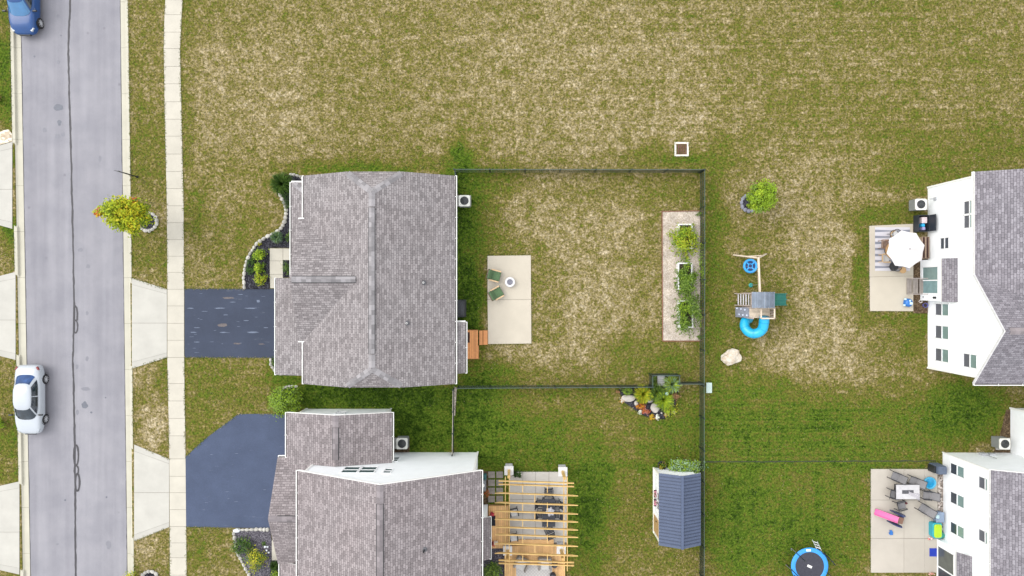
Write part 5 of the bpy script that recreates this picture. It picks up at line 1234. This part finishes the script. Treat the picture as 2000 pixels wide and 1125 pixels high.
# ================================================================== PLAY SET
wdG=M('weathered_wood_grey',(.36,.30,.27),.8,.15,4,island=.14); wdP=M('weathered_wood_pale',(.55,.46,.36),.8,.12,4,island=.10); tealM=M('turquoise_plastic',(.015,.36,.60),.35,.08,2); grnS=M('green_slide_plastic',(.010,.16,.125),.35,.1,2); slate=M('slate_roof_boards',(.15,.18,.225),.75,.2,3,island=.15)
ps=thing('play_set','wooden play set with two towers, green slide, turquoise tube slide and swing beam','play set',(16.6,-1.0,0))
A_=W(1481,504,2.5)
m=MB(True); m.bar(W(1481,503,2.5),W(1484,574,2.5),.11,.14); m.build('swing_beam',wdP,ps)
for bx_,by_ in ((1433,498),(1496,496)): m=MB(True); m.bar(W(bx_,by_),A_,.09,.09); m.build('leg',wdP,ps)
m=MB(True); m.bar(W(1450,501,.9),W(1491,499,.9),.06,.08); m.build('brace',wdP,ps)
# tower one
x0,x1,ya_,yb_=16.12,17.32,-.36,-1.22
for x in (x0,x1):
    for y in (ya_,yb_): m=MB(True); m.bx(x-.045,y-.045,0,x+.045,y+.045,2.35); m.build('post',wdG,ps)
def planks(nm,x0,y0,x1,y1,z,n,mat,axis='x'):
    m=MB(True)
    for i in range(n):
        if axis=='x': m.bx(lerp(x0,x1,i/n)+.006,y0,z-.03,lerp(x0,x1,(i+1)/n)-.006,y1,z)
        else: m.bx(x0,lerp(y0,y1,i/n)+.006,z-.03,x1,lerp(y0,y1,(i+1)/n)-.006,z)
    return m.build(nm,mat,ps)
planks('deck',x0,yb_,x1,ya_,1.5,9,wdG)
m=MB(True)
for a,b,z in ((15.86,16.66,0),):
    for i in range(6):
        p=Vector((lerp(15.86,16.62,i/6),0,lerp(2.5,2.95,i/6))); q=Vector((lerp(15.86,16.62,(i+1)/6)-.01,0,lerp(2.5,2.95,(i+1)/6)))
        P=[(p.x,yb_-.1,p.z),(q.x,yb_-.1,q.z),(q.x,ya_+.1,q.z),(p.x,ya_+.1,p.z)]; m.slab(P,.03,0,0)
        m.slab([(33.24-q.x,yb_-.1,q.z),(33.24-p.x,yb_-.1,p.z),(33.24-p.x,ya_+.1,p.z),(33.24-q.x,ya_+.1,q.z)],.03,0,0)
m.build('roof',slate,ps)
m=MB(True)
for y in (yb_-.08,ya_+.08):
    for i in range(6):
        x=lerp(15.95,17.3,i/5); zt=2.5+.45*(1-abs(x-16.62)/.76) if abs(x-16.62)<.76 else 2.5
        m.bx(x-.1,y-.012,2.42,x+.1,y+.012,max(2.46,zt-.03))
m.build('gable_board',wdG,ps)
m=MB(True)
for i in range(5):
    z=.25+i*.28; x=lerp(15.60,16.05,z/1.5); m.bx(x-.005,yb_+.06,z-.03,x+.065,ya_-.06,z)
m.build('ladder_steps',M('ladder_step_pale',(.52,.50,.53),.8,.1,4,island=.1),ps)
m=MB(True)
for y in (yb_+.03,ya_-.03): m.bar((15.56,y,0),(16.12,y,1.62),.05,.1)
m.build('ladder_rail',wdG,ps)
# green slide
m=MB(True); P=[]
n=12
for i in range(n+1):
    f=i/n; x=lerp(17.3,19.05,f); z=1.45*(1-f)**1.25+.16+.03*math.sin(f*9); P.append((x,z))
for (xa,za),(xb,zb_) in zip(P,P[1:]):
    for lo_,hi_,h in ((-1.16,-.42,0),):
        m.slab([(xa,lo_,za),(xb,lo_,zb_),(xb,hi_,zb_),(xa,hi_,za)],.04,0,0)
    for y in (-1.18,-.79,-.40): m.bar((xa,y,za+.06),(xb,y,zb_+.06),.05,.16)
m.build('slide',grnS,ps)
# tower two
x0,x1,ya_,yb_=16.02,17.42,-1.32,-2.02
for x in (x0,x1):
    for y in (ya_,yb_): m=MB(True); m.bx(x-.045,y-.045,0,x+.045,y+.045,2.3); m.build('post',wdG,ps)
planks('deck',x0,yb_,x1,ya_,1.5,8,wdP,'y')
m=MB(True)
m.bar((16.55,ya_,2.28),(x1+.05,ya_,2.28),.09,.05); m.bar((16.55,yb_,2.28),(x1+.05,yb_,2.28),.09,.05); m.bar((x1+.02,ya_,2.28),(x1+.02,yb_,2.28),.09,.05); m.bar((16.55,ya_,2.28),(16.55,yb_,2.28),.09,.05); m.build('railing',wdP,ps)
m=MB(True)
for i in range(7): m.bx(x1-.015,lerp(yb_,ya_,i/6)-.035,1.5,x1+.015,lerp(yb_,ya_,i/6)+.035,2.25)
for i in range(8):
    for y in (ya_,yb_): m.bx(lerp(16.6,x1,i/7)-.035,y-.012,1.5,lerp(16.6,x1,i/7)+.035,y+.012,2.25)
m.build('baluster',wdG,ps)
m=MB(True); m.slab([(15.58,yb_,.02),(16.02,yb_,1.52),(16.02,ya_,1.52),(15.58,ya_,.02)],.04,0,0); cw=m.build('climbing_wall',M('climbing_board_grey',(.20,.215,.26),.75,.2,4),ps)
for k,(f,y) in enumerate(((.12,-1.42),(.28,-1.82),(.42,-1.45),(.55,-1.85),(.70,-1.5),(.84,-1.85))):
    m=MB(True); m.rock((lerp(15.58,16.02,f),y,lerp(.02,1.52,f)+.03),(.16,.13,.1),rng,0,1); m.build('hold',M('climbing_hold_pale',(.5,.55,.66),.5),cw)
m=MB(True); m.bar(W(1452,618,.3),W(1452,630,.3),.05,.05); m.bar(W(1452,629,0),W(1452,629,.32),.05,.05); m.build('stake',wdP,ps)
pts=[];cx,cy=W(1471,637,1).x,W(1471,637,1).y
for i in range(25):
    f=i/24
    if f<.25: pts.append((cx+.50,lerp(-1.95,cy+.0,f/.25),1.78-.25*f/.25))
    else:
        a=lerp(0,-265,(f-.25)/.75); pts.append((cx+.50*math.cos(R(a)),cy+.50*math.sin(R(a)),lerp(1.53,.40,(f-.25)/.75)))
m=MB(True); m.path(pts,.325,20); 
tb=m.build('tube_slide',tealM,ps,smooth=True)
for i in (3,7,12,17):
    m=MB(True); a=Vector(pts[i]); d=(Vector(pts[i+1])-a).normalized(); m.tube(a-d*.02,a+d*.02,.345,.345,20); m.build('tube_collar',M('turquoise_collar',(.012,.30,.52),.4),tb)
p=W(1465.5,519.5,.5); t=thing('saucer_swing','round blue saucer swing with a dark webbed centre hanging from the beam','swing',p)
blS=M('sky_blue_padding',(.03,.30,.66),.5,.08,3); m=MB(); m.path([(.42*math.cos(2*math.pi*k/32),.42*math.sin(2*math.pi*k/32),0) for k in range(33)],.085,10,0,False); m.build('ring',blS,t,smooth=True)
m=MB(); m.lathe([(.36,0),(.18,-.05),(.001,-.06)],n=28,mi=0); m.build('seat',M('navy_webbing',(.012,.03,.10),.7),t)
for k in range(4):
    a=R(45+90*k); m=MB(); m.bar((.12*math.cos(a),.12*math.sin(a),0),(.40*math.cos(a),.40*math.sin(a),.01),.09,.03); m.build('spoke',blS,t)
m=MB(); m.path([(.15*math.cos(2*math.pi*k/20),.15*math.sin(2*math.pi*k/20),0) for k in range(21)],.03,8,0,False); m.build('hub_ring',blS,t)
top=W(1482,521,2.45)-p
m=MB()
for k in range(4): a=R(90*k); m.tube((.42*math.cos(a),.42*math.sin(a),0),(top.x,top.y+(.2 if k<2 else -.2),top.z),.008,.008,5)
m.build('rope',M('rope_grey',(.3,.3,.3),.8),t)
p=W(1466.5,557,.45); t=thing('disc_swing','small teal disc swing hanging on a rope from the play set beam','swing',p); m=MB(); m.lathe([(.001,.03),(.10,.03),(.15,.0),(.001,-.02)],n=18); m.build('disc',M('teal_plastic',(.012,.22,.20),.4),t); top=W(1483.5,556,2.45)-p; m=MB(); m.tube((0,0,.03),(top.x,top.y,top.z),.012,.012,6); m.build('rope',M('rope_grey',(.3,.3,.3)),t)

# ================================================================== TRAMPOLINE
p=W(1581.5,1106,.85); p.z=0; t=thing('trampoline','round black trampoline with a bright blue pad ring, at the bottom edge of the lawn','trampoline',p)
m=MB(); m.lathe([(.98,.83),(.98,.87),(1.02,.885),(1.24,.875),(1.28,.84),(1.26,.80)],n=48); m.build('safety_pad',M('trampoline_blue',(.03,.26,.66),.45,.10,1.5),t,smooth=True)
m=MB(); m.lathe([(1.0,.855),(.001,.845)],n=48); mat_=m.build('jumping_mat',M('black_mesh_mat',(.035,.035,.048),.8,.15,6),t)
m=MB(); m.box((0,0,.853),(.33,.13,.006),R(-25)); m.box((-.035,-.075,.853),(.33,.022,.006),R(-25)); m.build('label_patch',trimW,mat_)
m=MB(); m.box((-.10,1.11,.888),(.30,.14,.006)); m.build('warning_label',trimW,t)
for a in (45,135,190,-20,255,300):
    x,y=1.27*math.cos(R(a)),1.27*math.sin(R(a)); m=MB(); m.tube((x,y,.05),(x,y,2.3),.03,.03,8); m.lathe([(.001,2.34),(.045,2.32),(.035,2.28)],(x,y,0),8); m.build('pole',darkM,t)
    m=MB(); m.path([(x*1.02,y*1.02,.8),(x*1.04,y*1.04,.03),(x*.96-.25*y*.3,y*.96+.25*x*.3,.03)],.025,8); m.build('leg',M('steel_leg',(.3,.31,.33),.4,metal=.5),t)
m=MB(); m.path([(1.12,.62,2.2),(1.0,.85,1.5),(.93,.95,.95)],.035,6); m.path([(-1.1,-.25,2.2),(-1.15,-.5,1.4),(-1.1,-.6,.95)],.035,6); m.build('net_bundle',M('net_black',(.012,.014,.03),.8),t)
m=MB(); a=Vector((.72,1.45,.0)); b=Vector((.62,1.16,.86)); s_=Vector((.17,-.06,0))
m.bar(a-s_,b-s_,.03,.03); m.bar(a+s_,b+s_,.03,.03)
for f in (.2,.5,.8): m.bar(a.lerp(b,f)-s_,a.lerp(b,f)+s_,.05,.03)
m.build('ladder',M('ladder_white',(.62,.64,.66),.4),t)

# ================================================================== PATIO WITH THE PARASOL
zp=.07
umb=W(1768.5,487,2.2); pb=Vector((umb.x,umb.y,zp))
t=thing('parasol','large white octagonal parasol over the patio table','parasol',pb)
m=MB(); r_=1.29; V=[];F=[]
for k in range(8): a=R(45*k+12); V.append((r_*math.cos(a),r_*math.sin(a),2.15))
for k in range(8):
    a=R(45*k+12+22.5); V.append((r_*.965*math.cos(R(22.5))*math.cos(a),r_*.965*math.cos(R(22.5))*math.sin(a),2.17))
V.append((0,0,2.62))
for k in range(8): F+= [(k,8+k,16),(8+k,(k+1)%8,16)]
m.faces(V,F); cp=m.build('canopy',M('white_canvas',(.60,.575,.57),.8,.02,3),t)
m=MB(); m.tube((0,0,2.55),(0,0,2.72),.045,.02,10); m.build('finial',darkM,cp)
m=MB(); m.tube((0,0,.02),(0,0,2.6),.025,.025,10); m.build('pole',M('pole_bronze',(.12,.09,.06),.4),t); m=MB(); m.lathe([(.26,0),(.26,.05),(.06,.09),(.04,.3)],n=20); m.build('base',darkM,t)
for k in range(8): a=R(45*k+12); m=MB(); m.bar((0,0,2.57),(r_*.97*math.cos(a),r_*.97*math.sin(a),2.13),.02,.02); m.build('rib',M('pole_bronze',(.12,.09,.06)),t)
q=N('outdoor_rug_ikat'); P=q.coord('Object'); sx=q.n('SeparateXYZ'); q.l(P,sx.inputs[0])
wv=q.math('ABSOLUTE',q.math('SINE',q.math('MULTIPLY',sx.outputs['Y'],math.pi/.42))); ed=q.math('GREATER_THAN',q.math('ADD',wv,q.math('MULTIPLY',q.math('ABSOLUTE',sx.outputs['X']),-.35)),.22)
q.l(q.mix(ed,(.20,.21,.25),(.50,.485,.52)),q.b.inputs['Base Color']); q.b.inputs['Roughness'].default_value=1
a=W(1708,444); b=W(1776,529); c=(a+b)/2; m=MB(); m.bx(-abs(a.x-b.x)/2,-abs(a.y-b.y)/2,0,abs(a.x-b.x)/2,abs(a.y-b.y)/2,.012); tag(m.build('outdoor_rug',q.mat,None,(c.x,c.y,zp)),'grey and white scalloped outdoor rug under the parasol','rug')
zr_=zp+.013
t=thing('patio_table','round wooden patio table mostly hidden under the white parasol','table',pb+Vector((.02,.0,.012))); m=MB(); m.lathe([(.001,.74),(.6,.74),(.6,.70),(.001,.70)],n=30); m.build('tabletop',M('teak_table',(.36,.22,.10),.6,.15,5),t)
for k in range(4): a=R(45+90*k); m=MB(); m.bar((.45*math.cos(a),.45*math.sin(a),0),(.45*math.cos(a),.45*math.sin(a),.7),.06,.06); m.build('leg',woodD,t)
def ringchair(label,loc,rz,cush,grp):
    t=thing('wicker_chair',label,'chair',loc,rz,grp); bl=M('black_steel',(.02,.02,.024),.5)
    m=MB(); m.path([(.33*math.cos(R(a)),.33*math.sin(R(a)),.72+.12*abs(math.cos(R(a/2)))) for a in range(150,395,15)],.022,8); m.path([(.30*math.cos(R(a)),.30*math.sin(R(a)),.42) for a in range(0,361,20)],.02,8,0,False)
    for a in range(165,390,22): m.bar((.30*math.cos(R(a)),.30*math.sin(R(a)),.42),(.33*math.cos(R(a)),.33*math.sin(R(a)),.80),.012,.012)
    m.build('backrest',bl,t)
    m=MB(); m.lathe([(.001,.43),(.27,.43),(.27,.40)],n=20); m.build('seat',bl if not cush else woodL,t)
    if cush: m=MB(); m.box((0,.05,.50),(.44,.44,.11)); m.build('cushion',whC,t,bevel=.04)
    for k in range(4): a=R(45+90*k); m=MB(); m.tube((.24*math.cos(a),.24*math.sin(a),.42),(.30*math.cos(a),.30*math.sin(a),0),.018,.015,7); m.build('leg',bl,t)
    return t
gcp='chairs round the parasol table'
ringchair('black round backed chair with a white cushion above the parasol',W(1739,459)+Vector((0,0,zr_)),R(215),True,gcp); ringchair('black round backed wire chair without a cushion below the parasol',W(1738,521)+Vector((0,0,zr_)),R(-45),False,gcp)
brW=M('brown_slat_wood',(.24,.15,.10),.6,.2,6)
slatchair('brown slatted wooden chair at the rug edge left of the parasol',W(1720,478)+Vector((0,0,zr_)),R(-90),gcp,brW); slatchair('wooden chair with a white seat cushion left of the parasol',W(1721,505)+Vector((0,0,zr_)),R(-90),gcp,woodL,whC)
m=MB(); m.box((0,0,.2),(.42,.42,.4)); 
t=thing('footstool','tan wooden footstool poking out under the parasol bottom edge','footstool',W(1757,528)+Vector((0,0,zr_)),R(10)); m=MB(); m.lathe([(.001,.36),(.22,.36),(.22,.32)],n=16); m.build('seat',M('tan_stool_wood',(.45,.28,.13),.6),t)
for k in range(4): a=R(45+90*k); m=MB(); m.tube((.15*math.cos(a),.15*math.sin(a),.32),(.19*math.cos(a),.19*math.sin(a),0),.018,.014,6); m.build('leg',woodL,t)
# deck box with the lid open
t=thing('storage_box','open black storage box against the tall gabled house','storage box',W(1794,437.5)+Vector((0,0,.03))); m=MB(); w_,l_=.38,.57
for a in ((-w_,-l_,-w_+.04,l_),(w_-.04,-l_,w_,l_),(-w_+.04,-l_,w_-.04,-l_+.04),(-w_+.04,l_-.04,w_-.04,l_)): m.bx(a[0],a[1],0,a[2],a[3],.62)
m.bx(-w_+.04,-l_+.04,.02,w_-.04,l_-.04,.06); m.build('box',M('deck_box_black',(.022,.027,.036),.5,.15,4),t)
m=MB(); m.box((w_+.03,0,.95),(.04,1.12,.66)); m.build('lid',M('deck_box_black',(.022,.027,.036)),t)
b0=W(1794,437.5)
for dx,dy,sx_,sy_,mt,l,nm,ct in ((.10,.22,.36,.42,M('pink_white_cushion',(.62,.52,.54),.9),'pale pink cushion inside the open black box','cushion','cushion'),(.02,-.13,.22,.22,M('cyan_toy',(.02,.35,.62),.5),'bright cyan folded towel inside the open black box','folded_towel','towel'),(.04,-.36,.22,.22,M('lilac_cloth',(.30,.27,.48),.8,.4,12),'crumpled lilac cloth inside the open black box','crumpled_cloth','cloth')):
    m=MB(); m.bx(-sx_/2,-sy_/2,0,sx_/2,sy_/2,.47); tag(m.build(nm,mt,None,(b0.x+dx,b0.y+dy,.095),bevel=.04),l,ct)
for x,l in ((1806,'narrow wooden trough planter closest to the tall gabled house wall'),(1799,'narrow wooden trough planter half under the parasol')):
    t=thing('trough_planter',l,'planter',W(x,484),0,'wooden trough planters'); m=MB(); hw,hl=.12,.75
    for a in ((-hw,-hl,-hw+.03,hl),(hw-.03,-hl,hw,hl),(-hw+.03,-hl,hw-.03,-hl+.03),(-hw+.03,hl-.03,hw-.03,hl)): m.bx(a[0],a[1],0,a[2],a[3],.35)
    m.build('box',M('trough_wood',(.34,.25,.18),.7,.2,5),t); m=MB(); m.bx(-hw+.03,-hl+.03,.02,hw-.03,hl-.03,.28); m.build('soil',M('red_brown_soil',(.05,.022,.02),.95,.3,9),t)
t=thing('wooden_steps','grey wooden steps with handrails from the patio up to the glass door','steps',W(1785,558))
for i,(xa,xb,z) in enumerate(((1769,1778.5,.16),(1779,1789,.28),(1789.5,1798,.40))):
    m=MB(True); 
    for k in range(2): m.bx(W(lerp(xa,xb,k/2),0).x,-.38,z-.04,W(lerp(xa,xb,(k+1)/2),0).x-.01,.62,z)
    m.build('tread',M('grey_step_wood',(.24,.21,.19),.8,.15,5,island=.12),t); m=MB(True); m.bx(W(xb,0).x-.03,-.36,.05,W(xb,0).x-.012,.60,z-.045); m.build('riser',woodD,t)
for y in (.66,-.42):
    m=MB(True); m.bar((27.47,y,.9),(28.42,y,1.0),.05,.05); m.bx(27.47,y-.03,.06,27.53,y+.03,.88); m.build('handrail',M('grey_rail_wood',(.33,.29,.27),.8,.15,5),t)
m=MB(True)
t=thing('toy_ride_on','blue and white plastic ride on toy on the patio corner','toy',W(1770,591)+Vector((0,0,zp)),R(-10)); m=MB(); loft(m,[(rr(.5,.52,.2),0),(rr(.56,.58,.22),.18),(rr(.4,.42,.16),.34)]); m.build('body',M('royal_blue_plastic',(.015,.13,.42),.4),t,smooth=True)
for nm,c_,d_ in (('seat',(.10,-.03,.36),(.20,.18,.05)),('button',(0,.14,.36),(.12,.12,.05)),('wheel',(-.26,.2,.2),(.08,.12,.2)),('wheel',(-.26,-.22,.2),(.08,.12,.2))):
    m=MB(); m.box(c_,d_); m.build(nm,M('pale_blue_plastic',(.5,.66,.74),.4),t,bevel=.02)
t=thing('flower_pot','violet blue round pot by the white house wall','flower pot',W(1804,596)); m=MB(); m.lathe([(.12,0),(.17,.25),(.15,.25),(.14,.2),(.001,.2)],n=18); m.build('pot',M('violet_glaze',(.10,.10,.32),.3),t); m=MB(); m.lathe([(.12,.205),(.001,.21)],n=12); m.build('soil',M('dark_soil',(.03,.02,.014)),t)
m=MB(); m.path([(.02,0,.03),(.1,.12,.03),(-.05,.2,.03),(-.14,.08,.03),(-.02,-.02,.05),(.12,.05,.05)],.025,7); tag(m.build('garden_hose',M('pale_hose',(.55,.5,.48),.6),None,W(1798,591)),'coiled pale hose end beside the violet pot','hose')

# ================================================================== PATIO FULL OF TOYS
sling=M('grey_sling_fabric',(.175,.17,.175),.85,.12,8); dgr=M('dark_grey_tube',(.028,.028,.032),.5)
def slingchair(label,loc,rz,grp,recl=30,name='sling_chair'):
    t=thing(name,label,'chair',loc,rz,grp)
    m=MB(); m.box((0,.04,.40),(.50,.50,.03),0,0,R(4)); m.build('seat',sling,t)
    L=.62; a=R(recl); m=MB(); m.box((0,-.22-L/2*math.sin(a),.40+L/2*math.cos(a)),(.50,.03,L),0,0,a)
    m.build('backrest',sling,t)
    for s_ in (-1,1):
        m=MB(); top=Vector((s_*.27,-.22-L*math.sin(a),.40+L*math.cos(a))); m.path([(s_*.27,.30,.0),(s_*.27,.30,.60),(s_*.27,-.25,.60),(s_*.27,-.32,0)],.026,7); m.path([(s_*.27,.30,.41),(s_*.27,-.22,.40),top],.026,7); m.build('side_frame',dgr,t)
        m=MB(); m.box((s_*.28,.03,.625),(.06,.5,.025)); m.build('armrest',dgr,t)
    m=MB(); m.tube((-.27,-.22-L*math.sin(a),.40+L*math.cos(a)),(.27,-.22-L*math.sin(a),.40+L*math.cos(a)),.018,.018,7); m.build('top_bar',dgr,t)
    return t
gsl='grey sling chairs on the toy patio'
slingchair('grey sling chair at the top left, apart from the white table',W(1742,927)+Vector((0,0,zp)),R(68),gsl,25)
slingchair('grey sling chair above the white table, back to the house',W(1777,936)+Vector((0,0,zp)),R(70),gsl,38)
slingchair('grey sling chair at the left end of the white table',W(1738,961)+Vector((0,0,zp)),R(-100),gsl,30)
slingchair('grey sling chair at the lower left corner of the white table',W(1752,983)+Vector((0,0,zp)),R(-75),gsl,25)
slingchair('grey sling chair between the white table and the wall',W(1803,963)+Vector((0,0,zp)),R(85),gsl,38)
slingchair('reclined grey sling chair below the draped cloth',W(1796,989)+Vector((0,0,zp)),R(58),gsl,55)
t=thing('fire_table','white tiled patio table with a dark sunken centre','table',W(1771.5,960,.6)*1+Vector((0,0,0))); t.location.z=zp
w_,l_=.80,.49; m=MB(); 
for a in ((-w_,-l_,-.40,l_),(.40,-l_,w_,l_),(-.40,-l_,.40,-.13),(-.40,.13,.40,l_)): m.bx(a[0],a[1],.60,a[2],a[3],.645)
m.build('tabletop',M('white_tile',(.46,.45,.46),.4,.10,3),t); m=MB(); m.bx(-.40,-.13,.58,.40,.13,.62); m.build('burner_tray',M('burner_dark',(.07,.07,.08),.6,.3,8),t); m=MB(); m.bx(-w_-.02,-l_-.02,.56,w_+.02,l_+.02,.60); m.bx(-.6,-.36,0,.6,.36,.56); m.build('base',dgr,t)
# cloth draped over the table edge
m=MB(); nx_,ny_=16,8; V=[]; F=[]
for i in range(nx_+1):
    for j in range(ny_+1):
        u,v=i/nx_,j/ny_-.5; x=.05+u*.95; y=-.05-u*.42+v*(.22+.22*u)*(1-.25*math.sin(u*6)); zz=.655 if x<.80 and y>-.47 else .655-min(.5,max(x-.80,-y-.47)*1.6); zz+=.02*math.sin(9*v+5*u)
        V.append((x,y,zz+.02*(i%2)*.5))
for i in range(nx_):
    for j in range(ny_): a=i*(ny_+1)+j; F.append((a,a+ny_+1,a+ny_+2,a+1))
m.faces(V,F); o=m.build('draped_cloth',M('pale_lilac_cloth',(.36,.345,.37),.9,.08,6),None,t.location.copy(),smooth=True); tag(o,'pale cloth draped over the corner of the white table','cloth')
md=o.modifiers.new('s','SOLIDIFY'); md.thickness=.012
t=thing('paddling_pool','small round turquoise paddling pool on the patio','paddling pool',W(1812.5,941.5)+Vector((0,0,zp))); m=MB(); m.lathe([(.36,0),(.41,.10),(.42,.20),(.38,.23),(.33,.20),(.32,.10)],n=36); m.build('wall',M('pool_turquoise',(.06,.36,.56),.4,.06,3),t,smooth=True); m=MB(); m.lathe([(.33,.13),(.001,.13)],n=30); m.build('water',M('pool_water',(.010,.24,.46),.08,.2,6,spec=.6),t)
m=MB(); m.lathe([(.33,.02),(.001,.02)],n=20); m.build('floor',tealM,t)
# toddler climber
pinkP=M('pink_plastic',(.56,.085,.27),.4,.05,2); navy=M('navy_plastic',(.015,.03,.12),.4,.15,3)
t=thing('toddler_climber','navy toddler climber with a pink slide on the patio','slide',W(1735,1006)+Vector((0,0,zp)),R(-16))
m=MB(); P=[]
for i in range(11): f=i/10; P.append((lerp(.22,-1.05,f),.72*(1-f)**1.15+.07))
for (xa,za),(xb,zb_) in zip(P,P[1:]):
    m.slab([(xb,-.19,zb_),(xa,-.19,za),(xa,.19,za),(xb,.19,zb_)],.03,0,0)
    for y in (-.2,.2): m.bar((xa,y,za+.05),(xb,y,zb_+.05),.035,.12)
m.build('slide',pinkP,t)
m=MB(); m.bx(.2,-.22,.66,.62,.22,.72); m.build('platform',M('brown_plastic',(.17,.09,.06),.6),t)
for s_ in (-1,1):
    m=MB(); V=[(-.05,0),(.70,0),(.72,.6),(.5,1.0),(.2,1.05),(.02,.7)]; y=s_*(.27+.12)
    m.faces([(x,y-.03,z) for x,z in V]+[(x,y+.03,z) for x,z in V],[(0,1,2,3,4,5),(11,10,9,8,7,6)]+[(i,i+6,(i+1)%6+6,(i+1)%6) for i in range(6)]); m.build('side_panel',navy,t)
m=MB(); m.bx(.66,-.24,.18,.84,.24,.22); m.bx(.62,-.24,.40,.76,.24,.44); m.build('steps',navy,t)
m=MB(); m.path([(.11*math.cos(2*math.pi*k/18),.15*math.sin(2*math.pi*k/18),.04) for k in range(19)],.035,8,0,False); tag(m.build('toy_hoop',navy,None,W(1755,1011)+Vector((0,0,zp)),smooth=True),'navy plastic ring lying beside the toddler climber','toy')
m=MB(); V=[(-.10,.14),(.06,.17),(.13,.02),(.12,-.15),(-.06,-.16),(-.14,-.04),(-.05,.02)]; m.prism(V,0,.1); tag(m.build('plastic_seat',M('royal_blue_plastic',(.015,.13,.42)),None,W(1738,1039)+Vector((0,0,zp)),bevel=.02),'small royal blue plastic toy piece below the pink slide','toy')
t=thing('storage_bin','grey blue plastic bin with pale things on its lid','bin',W(1827.5,1006)+Vector((0,0,zp))); m=MB(); m.bx(-.26,-.33,0,.26,.33,.40); m.build('bin',M('grey_blue_plastic',(.15,.20,.29),.45),t,bevel=.03); m=MB(); m.bx(-.29,-.36,.40,.29,.36,.45); m.build('lid',M('grey_blue_lid',(.20,.26,.36),.45),t,bevel=.02)
m=MB(); m.rock((0,0,.06),(.3,.28,.16),rng,0,2,.3); tag(m.build('folded_net',M('pale_teal_cloth',(.40,.55,.58),.8,.3,12),None,W(1829,1008,.45)+Vector((.0,0,0))),'crumpled pale teal cloth on the grey blue bin lid','cloth'); bpy.data.objects['folded_net'].location.z=zp+.45
t=thing('sand_table','turquoise water table with a lime green lid','sand table',W(1821,1031)+Vector((0,0,zp)))
m=MB(); loft(m,[(rr(.60,1.0,.12),0),(rr(.66,1.06,.14),.5),(rr(.62,1.02,.13),.52)]); m.build('basin',M('sand_table_turquoise',(.02,.30,.38),.4),t,smooth=False); m=MB(); loft(m,[(rr(.50,.90,.14),.52),(rr(.52,.92,.14),.58),(rr(.44,.84,.12),.62)]); m.build('lid',M('lime_plastic',(.34,.52,.012),.4,.05,2),t)
t=thing('turtle_toy','round teal green lidded toy by the corner of the bump out','toy',W(1836,1044)+Vector((0,0,.06))); m=MB(); m.lathe([(.22,0),(.24,.12),(.16,.22),(.001,.25)],n=18); m.build('shell',M('teal_green_plastic',(.02,.22,.16),.35,.2,4),t,smooth=True); m=MB(); [m.lathe([(.001,.02),(.05,.0)],(.12*math.cos(a),.12*math.sin(a),.20),8) for a in (0,1.6,3.2,4.7)]; m.build('knobs',M('pale_teal_knob',(.45,.62,.58),.4),t)
def toyheap(label,x,y,cols):
    m=MB(); rg=random.Random(int(x+y))
    ms=[M(f'toy_{int(c[0]*99)}_{int(c[1]*99)}_{int(c[2]*99)}',c,.5) for c in cols]
    for k in range(9): m.rock((rg.uniform(-.2,.2),rg.uniform(-.1,.1),rg.uniform(.03,.1)),(rg.uniform(.1,.2),rg.uniform(.08,.16),.12),rg,k%len(ms),1)
    tag(m.build('toy_heap',ms,None,W(x,y)+Vector((0,0,zp))),label,'toys')
toyheap('heap of small pink and white toys above the blue mat',1817,1050,[(.62,.25,.2),(.7,.55,.5),(.45,.1,.12),(.7,.7,.68)]); toyheap('heap of small pink toys at the bottom patio corner',1818,1120,[(.62,.25,.2),(.7,.45,.4),(.3,.16,.1)])
m=MB(True); a=W(1814,1070); b=W(1830,1086); m.bx(a.x,b.y,zp+.001,b.x,a.y,zp+.014); tag(m.build('doormat',M('royal_blue_mat',(.012,.035,.33),.9),None,(a.x,a.y,zp)),'royal blue mat in front of the glass door of the bottom right house','doormat')
t=thing('covered_grill','blue grey covered grill at the corner of the bottom right house','grill',W(1829,914,.35)); t.location.z=.03; m=MB(); loft(m,[(rr(.62,.58,.05),0),(rr(.60,.56,.05),.95),(rr(.56,.52,.06),1.03)]); m.build('cover',M('slate_cover_fabric',(.085,.11,.16),.7,.12,5),t); m=MB(); m.bx(-.44,-.24,.05,-.31,.22,.80); m.build('side_shelf',darkM,t)
m=MB(); m.rock((0,0,.06),(.2,.2,.14),rng,0,1); tag(m.build('dark_red_cup',M('dark_red_toy',(.12,.02,.03),.5),None,W(1768,982)+Vector((0,0,zp))),'dark red toy on the patio below the white table','toy')
